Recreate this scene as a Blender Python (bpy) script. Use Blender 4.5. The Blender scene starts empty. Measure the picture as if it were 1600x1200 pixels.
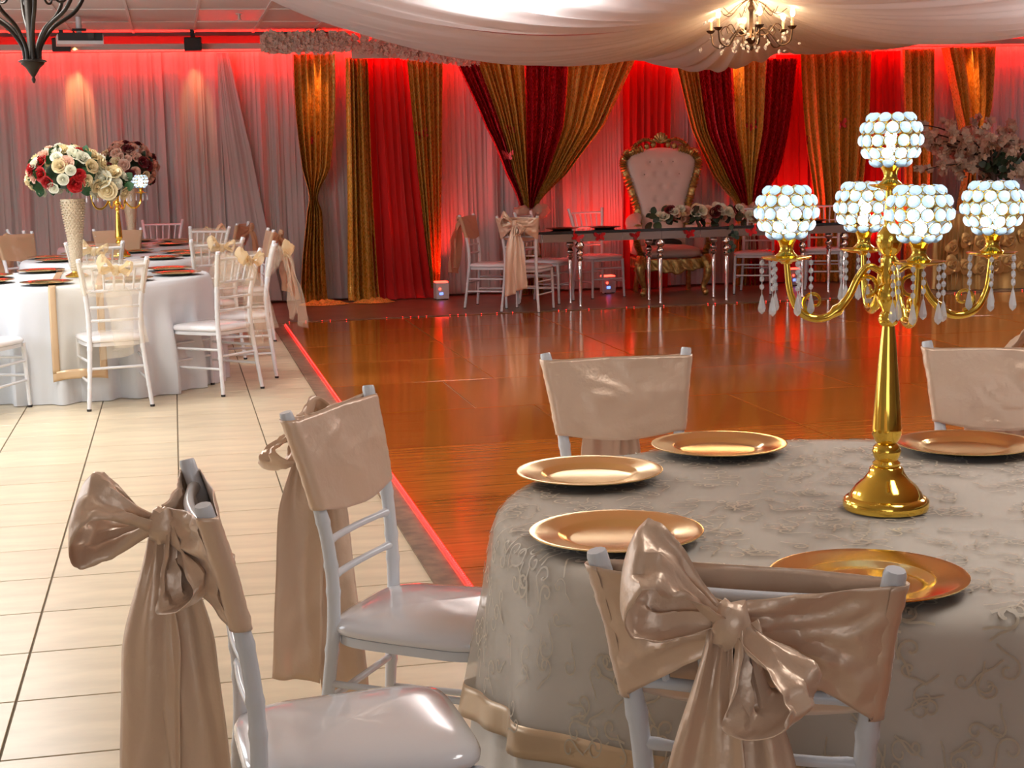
import bpy, math, random
from mathutils import Vector, Matrix, noise
R_ = random.Random(7)
PI = math.pi
sc = bpy.context.scene
C = sc.collection

# ------------------------------------------------------------------ camera
cam_d = bpy.data.cameras.new('camera')
cam = bpy.data.objects.new('camera', cam_d); C.objects.link(cam)
cam_d.sensor_width = 36.0
cam_d.lens = 36.0 * 2400.0 / 1600.0
cam_d.clip_start = 0.05; cam_d.clip_end = 100
cam.matrix_world = (Matrix.Translation((0, 0, 1.47)) @ Matrix.Rotation(-0.2127, 4, 'Z')
                    @ Matrix.Rotation(PI / 2 - 0.1465, 4, 'X') @ Matrix.Rotation(-0.022, 4, 'Z'))
sc.camera = cam

# ------------------------------------------------------------------ world, exposure
w = bpy.data.worlds.new('world'); sc.world = w; w.use_nodes = True
w.node_tree.nodes['Background'].inputs[0].default_value = (0.80, 0.88, 1.0, 1)
w.node_tree.nodes['Background'].inputs[1].default_value = 1.0
sc.view_settings.view_transform = 'Standard'
sc.view_settings.look = 'None'
sc.view_settings.exposure = 0.0
sc.view_settings.gamma = 1.0
sc.view_settings.use_curve_mapping = False
sc.cycles.use_denoising = True
sc.cycles.max_bounces = 8
sc.cycles.transparent_max_bounces = 16
sc.cycles.sample_clamp_indirect = 6.0
sc.cycles.caustics_reflective = False
sc.cycles.caustics_refractive = False

def area(name, loc, size, energy, col, rot):
    d = bpy.data.lights.new(name, 'AREA'); d.shape = 'RECTANGLE'
    d.size, d.size_y = size; d.energy = energy; d.color = col
    o = bpy.data.objects.new(name, d); C.objects.link(o)
    o.location = loc; o.rotation_euler = rot
    return o
# daylight at the room's windows: three in the side wall, one shop window behind the camera
WIN_SIDE = [(5.4, 1.9), (8.4, 1.9), (11.2, 1.9)]           # centre y, width
for cy, wd in WIN_SIDE:
    area('window_daylight', (-3.93, cy, 1.55), (wd, 1.7), 46 if cy > 6 else 34, (0.88, 0.94, 1.0), (0, -PI / 2, 0))
area('window_daylight', (-1.2, -3.43, 1.5), (3.4, 1.9), 26, (0.90, 0.94, 1.0), (PI / 2, 0, 0))

# ------------------------------------------------------------------ mesh helpers
def cr(pts, t):
    """Catmull-Rom through pts (tuples), t in 0..1"""
    n = len(pts) - 1
    f = min(max(t, 0), 1) * n; i = min(int(f), n - 1); f -= i
    p1 = Vector(pts[i]); p2 = Vector(pts[i + 1])
    p0 = Vector(pts[i - 1]) if i > 0 else 2 * p1 - p2
    p3 = Vector(pts[i + 2]) if i + 2 <= n else 2 * p2 - p1
    return 0.5 * ((2 * p1) + (p2 - p0) * f + (2 * p0 - 5 * p1 + 4 * p2 - p3) * f * f + (3 * p1 - p0 - 3 * p2 + p3) * f ** 3)

def lerp(a, b, t): return a + (b - a) * t
def smooth(a, b, x):
    t = min(max((x - a) / (b - a), 0), 1); return t * t * (3 - 2 * t)

class MB:
    def __init__(s): s.v = []; s.f = []
    def add(s, vs, fs):
        o = len(s.v); s.v += [tuple(v) for v in vs]; s.f += [tuple(i + o for i in f) for f in fs]; return s
    def box(s, c, d, rz=0):
        x, y, z = d[0] / 2, d[1] / 2, d[2] / 2
        vs = []
        for dx, dy, dz in ((-x,-y,-z),(x,-y,-z),(x,y,-z),(-x,y,-z),(-x,-y,z),(x,-y,z),(x,y,z),(-x,y,z)):
            vs.append((c[0] + dx * math.cos(rz) - dy * math.sin(rz), c[1] + dx * math.sin(rz) + dy * math.cos(rz), c[2] + dz))
        return s.add(vs, [(0,3,2,1),(4,5,6,7),(0,1,5,4),(1,2,6,5),(2,3,7,6),(3,0,4,7)])
    def slab(s, c, d, b):
        """box with a bevelled top edge"""
        x, y, z = d[0] / 2, d[1] / 2, d[2] / 2
        L = [(-x,-y,-z),(x,-y,-z),(x,y,-z),(-x,y,-z),(-x,-y,z-b),(x,-y,z-b),(x,y,z-b),(-x,y,z-b),
             (-x+b,-y+b,z),(x-b,-y+b,z),(x-b,y-b,z),(-x+b,y-b,z)]
        return s.add([(c[0]+a, c[1]+e, c[2]+g) for a, e, g in L],
                     [(0,3,2,1),(0,1,5,4),(1,2,6,5),(2,3,7,6),(3,0,4,7),(4,5,9,8),(5,6,10,9),(6,7,11,10),(7,4,8,11),(8,9,10,11)])
    def tube(s, pts, rad, n=8, caps=True, flat=1.0):
        pts = [Vector(p) for p in pts]; m = len(pts)
        if not hasattr(rad, '__len__'): rad = [rad] * m
        vs = []; up = None
        for i, p in enumerate(pts):
            t = (pts[min(i + 1, m - 1)] - pts[max(i - 1, 0)])
            t = t.normalized() if t.length > 1e-9 else Vector((0, 0, 1))
            if up is None:
                up = Vector((0, 0, 1)) if abs(t.z) < .9 else Vector((0, 1, 0))
            a = t.cross(up); a = a.normalized() if a.length > 1e-6 else t.orthogonal().normalized()
            b = a.cross(t).normalized(); up = b
            for k in range(n):
                q = 2 * PI * k / n
                vs.append(p + a * (math.cos(q) * rad[i]) + b * (math.sin(q) * rad[i] * flat))
        fs = [(i*n+k, i*n+(k+1) % n, (i+1)*n+(k+1) % n, (i+1)*n+k) for i in range(m - 1) for k in range(n)]
        if caps:
            fs.append(tuple(range(n))[::-1]); fs.append(tuple((m-1)*n+k for k in range(n)))
        return s.add(vs, fs)
    def lathe(s, prof, n=24, c=(0, 0, 0), fl=None):
        vs = []; m = len(prof)
        for r, z in prof:
            for k in range(n):
                q = 2 * PI * k / n; rr = max(r, 1e-4) * (fl(q) if fl else 1)
                vs.append((c[0] + rr * math.cos(q), c[1] + rr * math.sin(q), c[2] + z))
        fs = [(i*n+k, i*n+(k+1) % n, (i+1)*n+(k+1) % n, (i+1)*n+k) for i in range(m - 1) for k in range(n)]
        fs.append(tuple(range(n))[::-1]); fs.append(tuple((m-1)*n+k for k in range(n)))
        return s.add(vs, fs)
    def grid(s, fn, nu, nv, wrap=False):
        vs = [fn(i / nu, j / nv) for j in range(nv + 1) for i in range(nu if wrap else nu + 1)]
        k = nu if wrap else nu + 1
        fs = []
        for j in range(nv):
            for i in range(nu):
                i2 = (i + 1) % k
                fs.append((j*k+i, j*k+i2, (j+1)*k+i2, (j+1)*k+i))
        return s.add(vs, fs)
    def ball(s, c, r, nu=10, nv=6, sc_=(1, 1, 1)):
        prof = [(math.sin(PI * j / nv), -math.cos(PI * j / nv)) for j in range(nv + 1)]
        o = len(s.v); s.lathe(prof, nu)
        for i in range(o, len(s.v)):
            x, y, z = s.v[i]; s.v[i] = (c[0]+x*r*sc_[0], c[1]+y*r*sc_[1], c[2]+z*r*sc_[2])
        return s
    def xf(s, M):
        s.v = [tuple(M @ Vector(v)) for v in s.v]; return s
    def mesh(s, name, mat, sm=True):
        me = bpy.data.meshes.new(name); me.from_pydata(s.v, [], s.f); me.update()
        if mat: me.materials.append(mat)
        if sm: me.polygons.foreach_set('use_smooth', [True] * len(me.polygons))
        if sm:
            try: me.set_sharp_from_angle(angle=math.radians(48))
            except Exception: pass
        return me
    def build(s, name, mat, parent=None, sm=True):
        return link(name, s.mesh(name, mat, sm), parent)

def link(name, me, parent=None, M=None):
    o = bpy.data.objects.new(name, me); C.objects.link(o)
    if parent is not None: o.parent = parent
    if M is not None: o.matrix_local = M
    return o
def tag(o, label=None, cat=None, group=None, kind=None):
    if label: o['label'] = label
    if cat: o['category'] = cat
    if group: o['group'] = group
    if kind: o['kind'] = kind
    return o
def thing(name, label, cat, loc=(0, 0, 0), rz=0, group=None):
    o = bpy.data.objects.new(name, None); C.objects.link(o)
    o.empty_display_size = .05
    o.location = loc; o.rotation_euler = (0, 0, rz)
    return tag(o, label, cat, group)
def struct(o): o['kind'] = 'structure'; return o
def thick(o, t=0.002):
    if not t: return o
    m = o.modifiers.new('thickness', 'SOLIDIFY'); m.thickness = t; m.offset = 0
    return o

# ------------------------------------------------------------------ materials
def nn(nt, t, **kw):
    n = nt.nodes.new(t)
    for k, v in kw.items(): setattr(n, k, v)
    return n
def mat(name, col, rough=.5, metal=0., spec=.5, var=0., vscale=8., stretch=(1, 1, 1), bump=0., bscale=60., coat=0., sheen=0.,
        trans=0., emit=None, estr=0., alpha=None, rnd=0., subs=0., col2=None, aniso=0.):
    m = bpy.data.materials.new(name); m.use_nodes = True; nt = m.node_tree
    b = nt.nodes['Principled BSDF']; out = nt.nodes['Material Output']
    b.inputs['Base Color'].default_value = (*col, 1); b.inputs['Roughness'].default_value = rough
    b.inputs['Metallic'].default_value = metal; b.inputs['Specular IOR Level'].default_value = spec
    b.inputs['Coat Weight'].default_value = coat; b.inputs['Coat Roughness'].default_value = .06
    b.inputs['Sheen Weight'].default_value = sheen
    if aniso: b.inputs['Anisotropic'].default_value = aniso
    if emit: b.inputs['Emission Color'].default_value = (*emit, 1); b.inputs['Emission Strength'].default_value = estr
    tc = nn(nt, 'ShaderNodeTexCoord'); mp = nn(nt, 'ShaderNodeMapping'); mp.inputs['Scale'].default_value = stretch
    nt.links.new(tc.outputs['Object'], mp.inputs['Vector'])
    last = None
    if var or col2:
        no = nn(nt, 'ShaderNodeTexNoise'); no.inputs['Scale'].default_value = vscale; no.inputs['Detail'].default_value = 5
        nt.links.new(mp.outputs[0], no.inputs['Vector'])
        rp = nn(nt, 'ShaderNodeValToRGB')
        c2 = col2 or tuple(min(1, c * (1 + var)) for c in col); c1 = col if col2 else tuple(c * (1 - var) for c in col)
        rp.color_ramp.elements[0].position = .3; rp.color_ramp.elements[1].position = .7
        rp.color_ramp.elements[0].color = (*c1, 1); rp.color_ramp.elements[1].color = (*c2, 1)
        nt.links.new(no.outputs[0], rp.inputs[0]); last = rp.outputs[0]
    if rnd:
        oi = nn(nt, 'ShaderNodeObjectInfo'); hs = nn(nt, 'ShaderNodeHueSaturation')
        mr = nn(nt, 'ShaderNodeMapRange'); mr.inputs[3].default_value = 1 - rnd; mr.inputs[4].default_value = 1 + rnd
        nt.links.new(oi.outputs['Random'], mr.inputs[0]); nt.links.new(mr.outputs[0], hs.inputs['Value'])
        hs.inputs['Color'].default_value = (*col, 1)
        if last: nt.links.new(last, hs.inputs['Color'])
        last = hs.outputs[0]
    if last: nt.links.new(last, b.inputs['Base Color'])
    if bump:
        n2 = nn(nt, 'ShaderNodeTexNoise'); n2.inputs['Scale'].default_value = bscale; n2.inputs['Detail'].default_value = 4
        nt.links.new(mp.outputs[0], n2.inputs['Vector'])
        bp = nn(nt, 'ShaderNodeBump'); bp.inputs['Strength'].default_value = bump; bp.inputs['Distance'].default_value = .01
        nt.links.new(n2.outputs[0], bp.inputs['Height']); nt.links.new(bp.outputs[0], b.inputs['Normal'])
    sh = b.outputs[0]
    if trans:      # thin cloth: part of the light passes through
        tr = nn(nt, 'ShaderNodeBsdfTranslucent'); tr.inputs[0].default_value = (*col, 1)
        if last: nt.links.new(last, tr.inputs[0])
        mx = nn(nt, 'ShaderNodeMixShader'); mx.inputs[0].default_value = trans
        nt.links.new(sh, mx.inputs[1]); nt.links.new(tr.outputs[0], mx.inputs[2]); sh = mx.outputs[0]
    if alpha is not None:   # woven gauze: the open part of the weave
        tp = nn(nt, 'ShaderNodeBsdfTransparent'); mx = nn(nt, 'ShaderNodeMixShader'); mx.inputs[0].default_value = alpha
        nt.links.new(tp.outputs[0], mx.inputs[1]); nt.links.new(sh, mx.inputs[2]); sh = mx.outputs[0]
    nt.links.new(sh, out.inputs[0])
    return m

def sequin(name, col, col2, scale=62., rough=.32, metal=.9):
    m = bpy.data.materials.new(name); m.use_nodes = True; nt = m.node_tree
    b = nt.nodes['Principled BSDF']
    tc = nn(nt, 'ShaderNodeTexCoord')
    vo = nn(nt, 'ShaderNodeTexVoronoi'); vo.inputs['Scale'].default_value = scale
    mpq = nn(nt, 'ShaderNodeMapping'); mpq.inputs['Scale'].default_value = (1.5, 1.5, .7)
    nt.links.new(tc.outputs['Object'], mpq.inputs['Vector']); nt.links.new(mpq.outputs[0], vo.inputs['Vector'])
    sub = nn(nt, 'ShaderNodeVectorMath', operation='SUBTRACT'); sub.inputs[1].default_value = (.5, .5, .5)
    nt.links.new(vo.outputs['Color'], sub.inputs[0])
    scl = nn(nt, 'ShaderNodeVectorMath', operation='SCALE'); scl.inputs['Scale'].default_value = .42
    nt.links.new(sub.outputs[0], scl.inputs[0])
    ge = nn(nt, 'ShaderNodeNewGeometry')
    ad = nn(nt, 'ShaderNodeVectorMath', operation='ADD')
    nt.links.new(ge.outputs['Normal'], ad.inputs[0]); nt.links.new(scl.outputs[0], ad.inputs[1])
    nz = nn(nt, 'ShaderNodeVectorMath', operation='NORMALIZE'); nt.links.new(ad.outputs[0], nz.inputs[0])
    nt.links.new(nz.outputs[0], b.inputs['Normal'])
    rp = nn(nt, 'ShaderNodeValToRGB'); rp.color_ramp.elements[0].color = (*col, 1); rp.color_ramp.elements[1].color = (*col2, 1)
    sx = nn(nt, 'ShaderNodeSeparateXYZ'); nt.links.new(vo.outputs['Color'], sx.inputs[0]); nt.links.new(sx.outputs[1], rp.inputs[0])
    nt.links.new(rp.outputs[0], b.inputs['Base Color'])
    b.inputs['Metallic'].default_value = metal
    mr = nn(nt, 'ShaderNodeMapRange'); mr.inputs[3].default_value = rough - .16; mr.inputs[4].default_value = rough + .14
    nt.links.new(sx.outputs[0], mr.inputs[0]); nt.links.new(mr.outputs[0], b.inputs['Roughness'])
    return m

M = {}
M['tile'] = mat('cream_tile', (.66, .56, .40), .32, var=.13, vscale=3.0, stretch=(1, 3.5, 1), bump=.05, bscale=9, rnd=.05)
M['grout'] = mat('grout', (.20, .16, .11), .9)
M['wood'] = mat('dance_wood', (.42, .13, .020), .11, var=.32, vscale=4, stretch=(.5, 9, 1), bump=.008, bscale=7, coat=.08, rnd=.14)
M['seam'] = mat('floor_seam', (.62, .45, .33), .5)
M['worn'] = mat('worn_screed', (.19, .12, .075), .75, var=.35, vscale=14, bump=.15, bscale=40)
M['stage'] = mat('brown_floor', (.20, .115, .07), .33, var=.25, vscale=4)
M['plaster'] = mat('plaster', (.62, .55, .5), .85, var=.05)
M['darkwall'] = mat('wall_paint', (.34, .27, .25), .9, var=.06)
M['beam'] = mat('dark_beam', (.035, .02, .018), .7)
M['ctile'] = mat('ceiling_panel', (.70, .62, .58), .9, bump=.3, bscale=120, rnd=.03)
M['tbar'] = mat('ceiling_grid', (.72, .66, .62), .5)
M['lens'] = mat('troffer_lens', (.75, .7, .68), .22, bump=.1, bscale=140)
M['sheer'] = mat('white_sheer', (.55, .50, .49), .8, trans=.22, bump=.04, bscale=200, sheen=.3)
M['redsheer'] = mat('red_voile', (.72, .014, .012), .75, trans=.3, sheen=.2)
M['gold_seq'] = sequin('gold_sequin', (.92, .49, .08), (1.0, .69, .20), rough=.36, metal=.30)
M['red_seq'] = sequin('red_sequin', (.46, .006, .014), (.9, .03, .05), metal=.35)
M['satin'] = mat('champagne_satin', (.80, .58, .42), .36, metal=.28, sheen=.2, bump=.42, bscale=21, aniso=.3)
M['satin_bow'] = mat('rose_satin', (.52, .30, .22), .4, metal=.2, sheen=.4)
M['organza'] = mat('champagne_organza', (.90, .80, .62), .5, trans=.45, alpha=.29, sheen=.3)
M['organza_k'] = mat('organza_knot', (.92, .78, .52), .5, trans=.45, alpha=.55, sheen=.3)
M['tan'] = mat('tan_chiffon', (.66, .42, .25), .6, trans=.25, alpha=.86, sheen=.3)
M['chair'] = mat('white_lacquer', (.74, .76, .80), .26, bump=.02, bscale=30)
M['rubber'] = mat('black_rubber', (.02, .02, .02), .6)
M['cushion'] = mat('white_cushion_in_clear_plastic', (.80, .79, .82), .16, coat=.8, bump=.05, bscale=12)
M['linen'] = mat('white_linen', (.70, .73, .78), .8, trans=.08, bump=.03, bscale=300)
M['under'] = mat('ivory_linen', (.78, .72, .66), .8)
M['overlay'] = mat('grey_voile', (.70, .62, .51), .6, trans=.25, alpha=.45, sheen=.3, bump=.02, bscale=300)
M['thread'] = mat('embroidery_thread', (.53, .44, .32), .45, sheen=.3)
M['border'] = mat('satin_border', (.62, .44, .27), .3, metal=.25, bump=.02, bscale=90)
M['gold'] = mat('polished_gold', (.90, .60, .10), .10, metal=1.0)
M['goldp'] = mat('charger_gold', (.97, .75, .36), .15, metal=1.0, bump=.02, bscale=400)
M['goldd'] = mat('antique_gold', (.52, .36, .13), .36, metal=.85, var=.4, vscale=25, bump=.5, bscale=45)
M['plate_under'] = mat('charger_underside', (.05, .03, .02), .6)
M['crystal'] = mat('crystal', (.72, .88, 1.0), .05, trans=.80, coat=.6)
M['pendant'] = mat('pendant_crystal', (.90, .92, .94), .04, trans=.35, coat=1.0, alpha=.55)
M['led'] = mat('led_bulb', (.9, .95, 1), .4, emit=(.82, .93, 1.0), estr=25)
M['chrome'] = mat('rose_chrome', (.80, .72, .70), .14, metal=1.0)
M['glass_top'] = mat('smoked_glass', (.03, .035, .04), .05, coat=1.0)
M['mirror'] = mat('mirror_apron', (.75, .75, .76), .16, metal=1.0)
M['darkplate'] = mat('dark_charger', (.10, .05, .035), .3, metal=.6)
M['ivory'] = mat('ivory_leatherette', (.72, .55, .48), .42, bump=.05, bscale=120)
M['button'] = mat('tuft_button', (.35, .22, .17), .4)
M['iron'] = mat('black_iron', (.03, .024, .02), .42, metal=.7)
M['bronze'] = mat('bronze_iron', (.09, .055, .035), .38, metal=.8)
M['candle'] = mat('ivory_candle_sleeve', (.85, .62, .35), .6, emit=(1, .55, .2), estr=.5)
M['flame'] = mat('flame_bulb', (1, .8, .5), .4, emit=(1.0, .78, .48), estr=38)
M['black'] = mat('black_plastic', (.015, .015, .017), .5)
M['white_plastic'] = mat('white_plastic', (.75, .74, .76), .35)
M['red_led'] = mat('red_led', (.9, .05, .03), .4, emit=(1, .035, .02), estr=9)
M['red_led2'] = mat('red_diode', (.9, .2, .15), .4, emit=(1, .012, .012), estr=9)
M['red_tube'] = mat('red_light_tube', (.7, .03, .02), .3, emit=(1, .004, .004), estr=5)
M['blue_led'] = mat('blue_display', (.1, .15, .6), .4, emit=(.15, .25, 1), estr=2.5)
M['cove'] = mat('red_cove_led', (.8, .02, .01), .4, emit=(1, .012, .008), estr=105)
M['butterfly'] = mat('red_foil', (.62, .01, .015), .35, metal=.3)
M['leaf'] = mat('leaf_green', (.025, .09, .03), .5, var=.4, vscale=20, rnd=.3)
M['leafd'] = mat('dark_leaf', (.02, .045, .02), .5, rnd=.3)
M['r_white'] = mat('petal_white', (.80, .80, .66), .65, trans=.15, rnd=.06)
M['r_cream'] = mat('petal_cream', (.80, .68, .42), .65, trans=.15, rnd=.06)
M['r_pink'] = mat('petal_blush', (.80, .52, .40), .65, trans=.15, rnd=.06)
M['r_red'] = mat('petal_red', (.45, .012, .015), .55, rnd=.15)
M['r_wine'] = mat('petal_wine', (.12, .008, .012), .55, rnd=.2)
M['beadvase'] = mat('beaded_vase', (.66, .54, .38), .35, metal=.25, bump=.9, bscale=75)
M['goldcloth'] = mat('gold_taffeta', (.52, .30, .09), .34, metal=.45, sheen=.3, bump=.1, bscale=25)
M['bark'] = mat('bark', (.05, .03, .02), .8, bump=.5, bscale=40)
M['bloom'] = mat('blossom', (.56, .43, .32), .7, trans=.2, rnd=.2)
M['valance'] = mat('valance_petals', (.76, .64, .54), .8, trans=.2)
M['swag'] = mat('ceiling_voile', (.74, .68, .66), .75, trans=.42, sheen=.2)
M['pane'] = mat('window_glass', (.8, .9, 1), .1, trans=.5, alpha=.15)
M['diffuser'] = mat('lamp_diffuser', (.9, .9, .88), .5, emit=(1, .93, .82), estr=4)
M['frame'] = mat('frame_metal', (.5, .48, .45), .4)

def gem_mat():
    m = M['crystal']; nt = m.node_tree; out = nt.nodes['Material Output']; src = out.inputs[0].links[0].from_socket
    g = nn(nt, 'ShaderNodeBsdfGlass'); g.inputs['Color'].default_value = (.92, .97, 1, 1); g.inputs['Roughness'].default_value = .02; g.inputs['IOR'].default_value = 1.5
    mx = nn(nt, 'ShaderNodeMixShader'); mx.inputs[0].default_value = .12
    nt.links.new(src, mx.inputs[1]); nt.links.new(g.outputs[0], mx.inputs[2]); nt.links.new(mx.outputs[0], out.inputs[0])
gem_mat()

# ------------------------------------------------------------------ room shell
# tiled floor: slab of grout with single tiles
TX0, TY0, TW, TH = -.045, 3.87, .457, .443
fl = MB().box((2.9, 6.55, -.056), (14.0, 20.1, .1)).build('floor', M['grout'], sm=False); struct(fl)
tile_me = MB().slab((0, 0, 0), (TW - .007, TH - .007, .006), .0012).mesh('tile', M['tile'], False)
nt_ = 0
for j in range(-1, 27):
    for i in range(-4, 2):
        x0 = TX0 + i * TW; y0 = TY0 + j * TH
        if x0 + TW / 2 > .83: continue
        # leave out tiles that neither lie in view
        if i < -2 and y0 < 6: continue
        o = link('tile', tile_me, fl, Matrix.Translation((x0 + TW / 2, y0 + TH / 2, -.003)))
        nt_ += 1
# far and unseen tiling in one piece
def tile_rest():
    mb = MB()
    for j in range(-16, 28):
        for i in range(-9, 2):
            x0 = TX0 + i * TW; y0 = TY0 + j * TH
            if j >= -1 and i >= -4 and not (i < -2 and y0 < 6): continue
            if y0 < -3.4 or y0 > 16.0: continue
            mb.slab((x0 + TW / 2, y0 + TH / 2, -.003), (TW - .007, TH - .007, .006), .0012)
    return mb
o = tile_rest().build('tile_field', M['tile'], fl, False); o['kind'] = 'stuff'
# dance floor
DX0, DP = .82, 1.21
df = MB().box((5.88, 5.6, -.004), (10.12, 17.2, .008)).build('dance_floor', M['seam'], sm=False); struct(df)
rowy = [-3.0, -1.8, -.6, .6, 1.8, 3.0, 4.15, 5.3, 6.45, 7.67, 8.80, 9.97, 11.12, 12.2, 13.2, 14.18]
pr = random.Random(3)
for j in range(len(rowy) - 1):
    y0, y1 = rowy[j], rowy[j + 1]
    off = 0 if j % 2 else (0, -.35, 0)[j % 3]
    x = DX0 + .10; xs = [x] + [DX0 + DP * k + off for k in range(1, 9)] + [10.9]
    for k in range(len(xs) - 1):
        a, b_ = xs[k], xs[k + 1]
        gx = .006 + pr.random() * .007; gy = .007 + pr.random() * .010
        mb = MB().slab((0, 0, 0), (b_ - a - gx, y1 - y0 - gy, .006), .001)
        mb.build('panel', M['wood'], df, False).matrix_local = Matrix.Translation(((a + b_) / 2, (y0 + y1) / 2, .007))
worn = MB().box((DX0 + .045, 5.6, .004), (.095, 17.15, .010)).build('trim_1', M['worn'], sm=False); struct(worn)
stage = MB().box((6.1, 15.32, -.002), (10.5, 2.25, .016)).build('floor_stage', M['stage'], sm=False); struct(stage)
struct(tag(stage, 'brown polished floor strip between dance floor and curtains'))

wb = MB().box((3.0, 16.6, 1.4), (14.4, .2, 2.84)).build('wall_back', M['darkwall'], sm=False); struct(wb)
wr = MB().box((11.05, 6.5, 1.4), (.2, 20.2, 2.84)).build('wall_right', M['darkwall'], sm=False); struct(wr)
def wall_with_holes(name, fixed, a0, a1, holes, axis, zs):
    mb = MB(); cur = a0
    def bx(p0, p1, z0, z1):
        if axis == 'x': mb.box((fixed, (p0+p1)/2, (z0+z1)/2), (.2, p1-p0, z1-z0))
        else: mb.box(((p0+p1)/2, fixed, (z0+z1)/2), (p1-p0, .2, z1-z0))
    for c_, wd in holes:
        bx(cur, c_ - wd/2, -.02, 2.82); bx(c_ - wd/2, c_ + wd/2, -.02, zs[0]); bx(c_ - wd/2, c_ + wd/2, zs[1], 2.82); cur = c_ + wd/2
    bx(cur, a1, -.02, 2.82)
    return struct(mb.build(name, M['plaster'], sm=False))
wall_with_holes('wall_left', -4.1, -3.6, 16.6, WIN_SIDE, 'x', (.65, 2.45))
wall_with_holes('wall_rear', -3.6, -4.2, 11.1, [(-1.2, 3.4)], 'y', (.5, 2.5))
for k, (cy, wd) in enumerate(WIN_SIDE):
    wn = struct(MB().box((-4.08, cy, 1.55), (.01, wd, 1.8)).build(f'window_{k+1}', M['pane'], sm=False))
    fr = MB()
    for yy in (cy - wd/2 + .03, cy, cy + wd/2 - .03): fr.box((-4.06, yy, 1.55), (.06, .05, 1.8))
    for zz in (.68, 2.42): fr.box((-4.06, cy, zz), (.06, wd, .05))
    fr.build('window_frame', M['frame'], wn, False)
wn = struct(MB().box((-1.2, -3.58, 1.5), (3.4, .01, 2.0)).build('window_4', M['pane'], sm=False))
fr = MB()
for xx in (-2.87, -1.75, -.65, .47): fr.box((xx, -3.56, 1.5), (.05, .06, 2.0))
for zz in (.53, 2.47): fr.box((-1.2, -3.56, zz), (3.4, .06, .05))
fr.build('window_frame', M['frame'], wn, False)

# ceiling with a grid of lay-in panels
CZ = 2.80
ce = struct(MB().box((3.0, 6.5, CZ + .06), (14.6, 20.4, .08)).build('ceiling', M['tbar'], sm=False))
cp_me = MB().box((0, 0, 0), (.585, 1.19, .012)).mesh('ceiling_panel', M['ctile'], False)
ln_me = MB().box((0, 0, 0), (.585, 1.19, .012)).mesh('troffer_lens', M['lens'], False)
for j, y0 in enumerate((12.75, 13.97, 15.19)):
    for i in range(-4, 4):
        x0 = -.31 + i * .6
        lens = (i == 1 and j == 1)
        link('light_lens' if lens else 'ceiling_panel', ln_me if lens else cp_me, ce, Matrix.Translation((x0 + .3, y0 + .6, CZ + .014)))
gb = MB()
for i in range(-4, 5): gb.box((-.31 + i * .6, 14.5, CZ + .006), (.024, 3.9, .012))
for y0 in (12.74, 13.96, 15.18): gb.box((0, y0, CZ + .0055), (4.9, .024, .011))
gb.build('ceiling_grid', M['tbar'], ce, False)
# ceiling lights of the aisle and above the fabric, plus two added fill fixtures
def troffer(x, y, e, col, label, up=0):
    t = thing('ceiling_light', label, 'light', (x, y, CZ - .002))
    fr = MB()
    for s in (-1, 1):
        fr.box((s * .29, 0, -.02), (.03, 1.2, .04)); fr.box((0, s * .59, -.02), (.58, .03, .04))
    fr.build('frame', M['frame'], t, False)
    MB().box((0, 0, -.012), (.56, 1.16, .008)).build('diffuser', M['diffuser'], t, False)
    l = area('lamp', (x, y, CZ - .05), (.55, 1.15), e, col, (0, 0, 0))
for k, (x, y, e) in enumerate([(-1.3, 5.6, 30), (-1.3, 8.2, 55), (-1.3, 10.9, 55)]):
    troffer(x, y, e, (1, .97, .92), ['recessed ceiling light over the aisle before the linen tables', 'recessed ceiling light over the tiled aisle', 'recessed ceiling light above the linen tables'][k])
for k, (x, y, e) in enumerate([(2.3, 9.9, 165), (7.2, 9.9, 165), (4.6, 5.6, 85), (8.2, 11.8, 60), (1.9, 2.2, 13)]):  # fixtures over dance floor and candelabra table are added to raise room brightness
    troffer(x, y, e, (.95, .97, 1.0), ['ceiling light hidden above the fabric, second from the aisle', 'ceiling light hidden above the fabric near the crystal chandelier',
            'added unseen fill light over the dance floor', 'ceiling light hidden above the fabric by the gold table', 'added unseen fill light over the candelabra table'][k])

# dark beam on top of the back wall, curtain rail
bm = struct(tag(MB().box((-.9, 16.42, 2.715), (5.4, .16, .10)).build('trim_2', M['beam'], sm=False), 'dark beam along the wall above the white curtains'))
rl = struct(MB().tube([(-4, 16.3, 2.62), (10.9, 16.3, 2.62)], .018, 8).build('trim_3', M['frame']))

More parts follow.
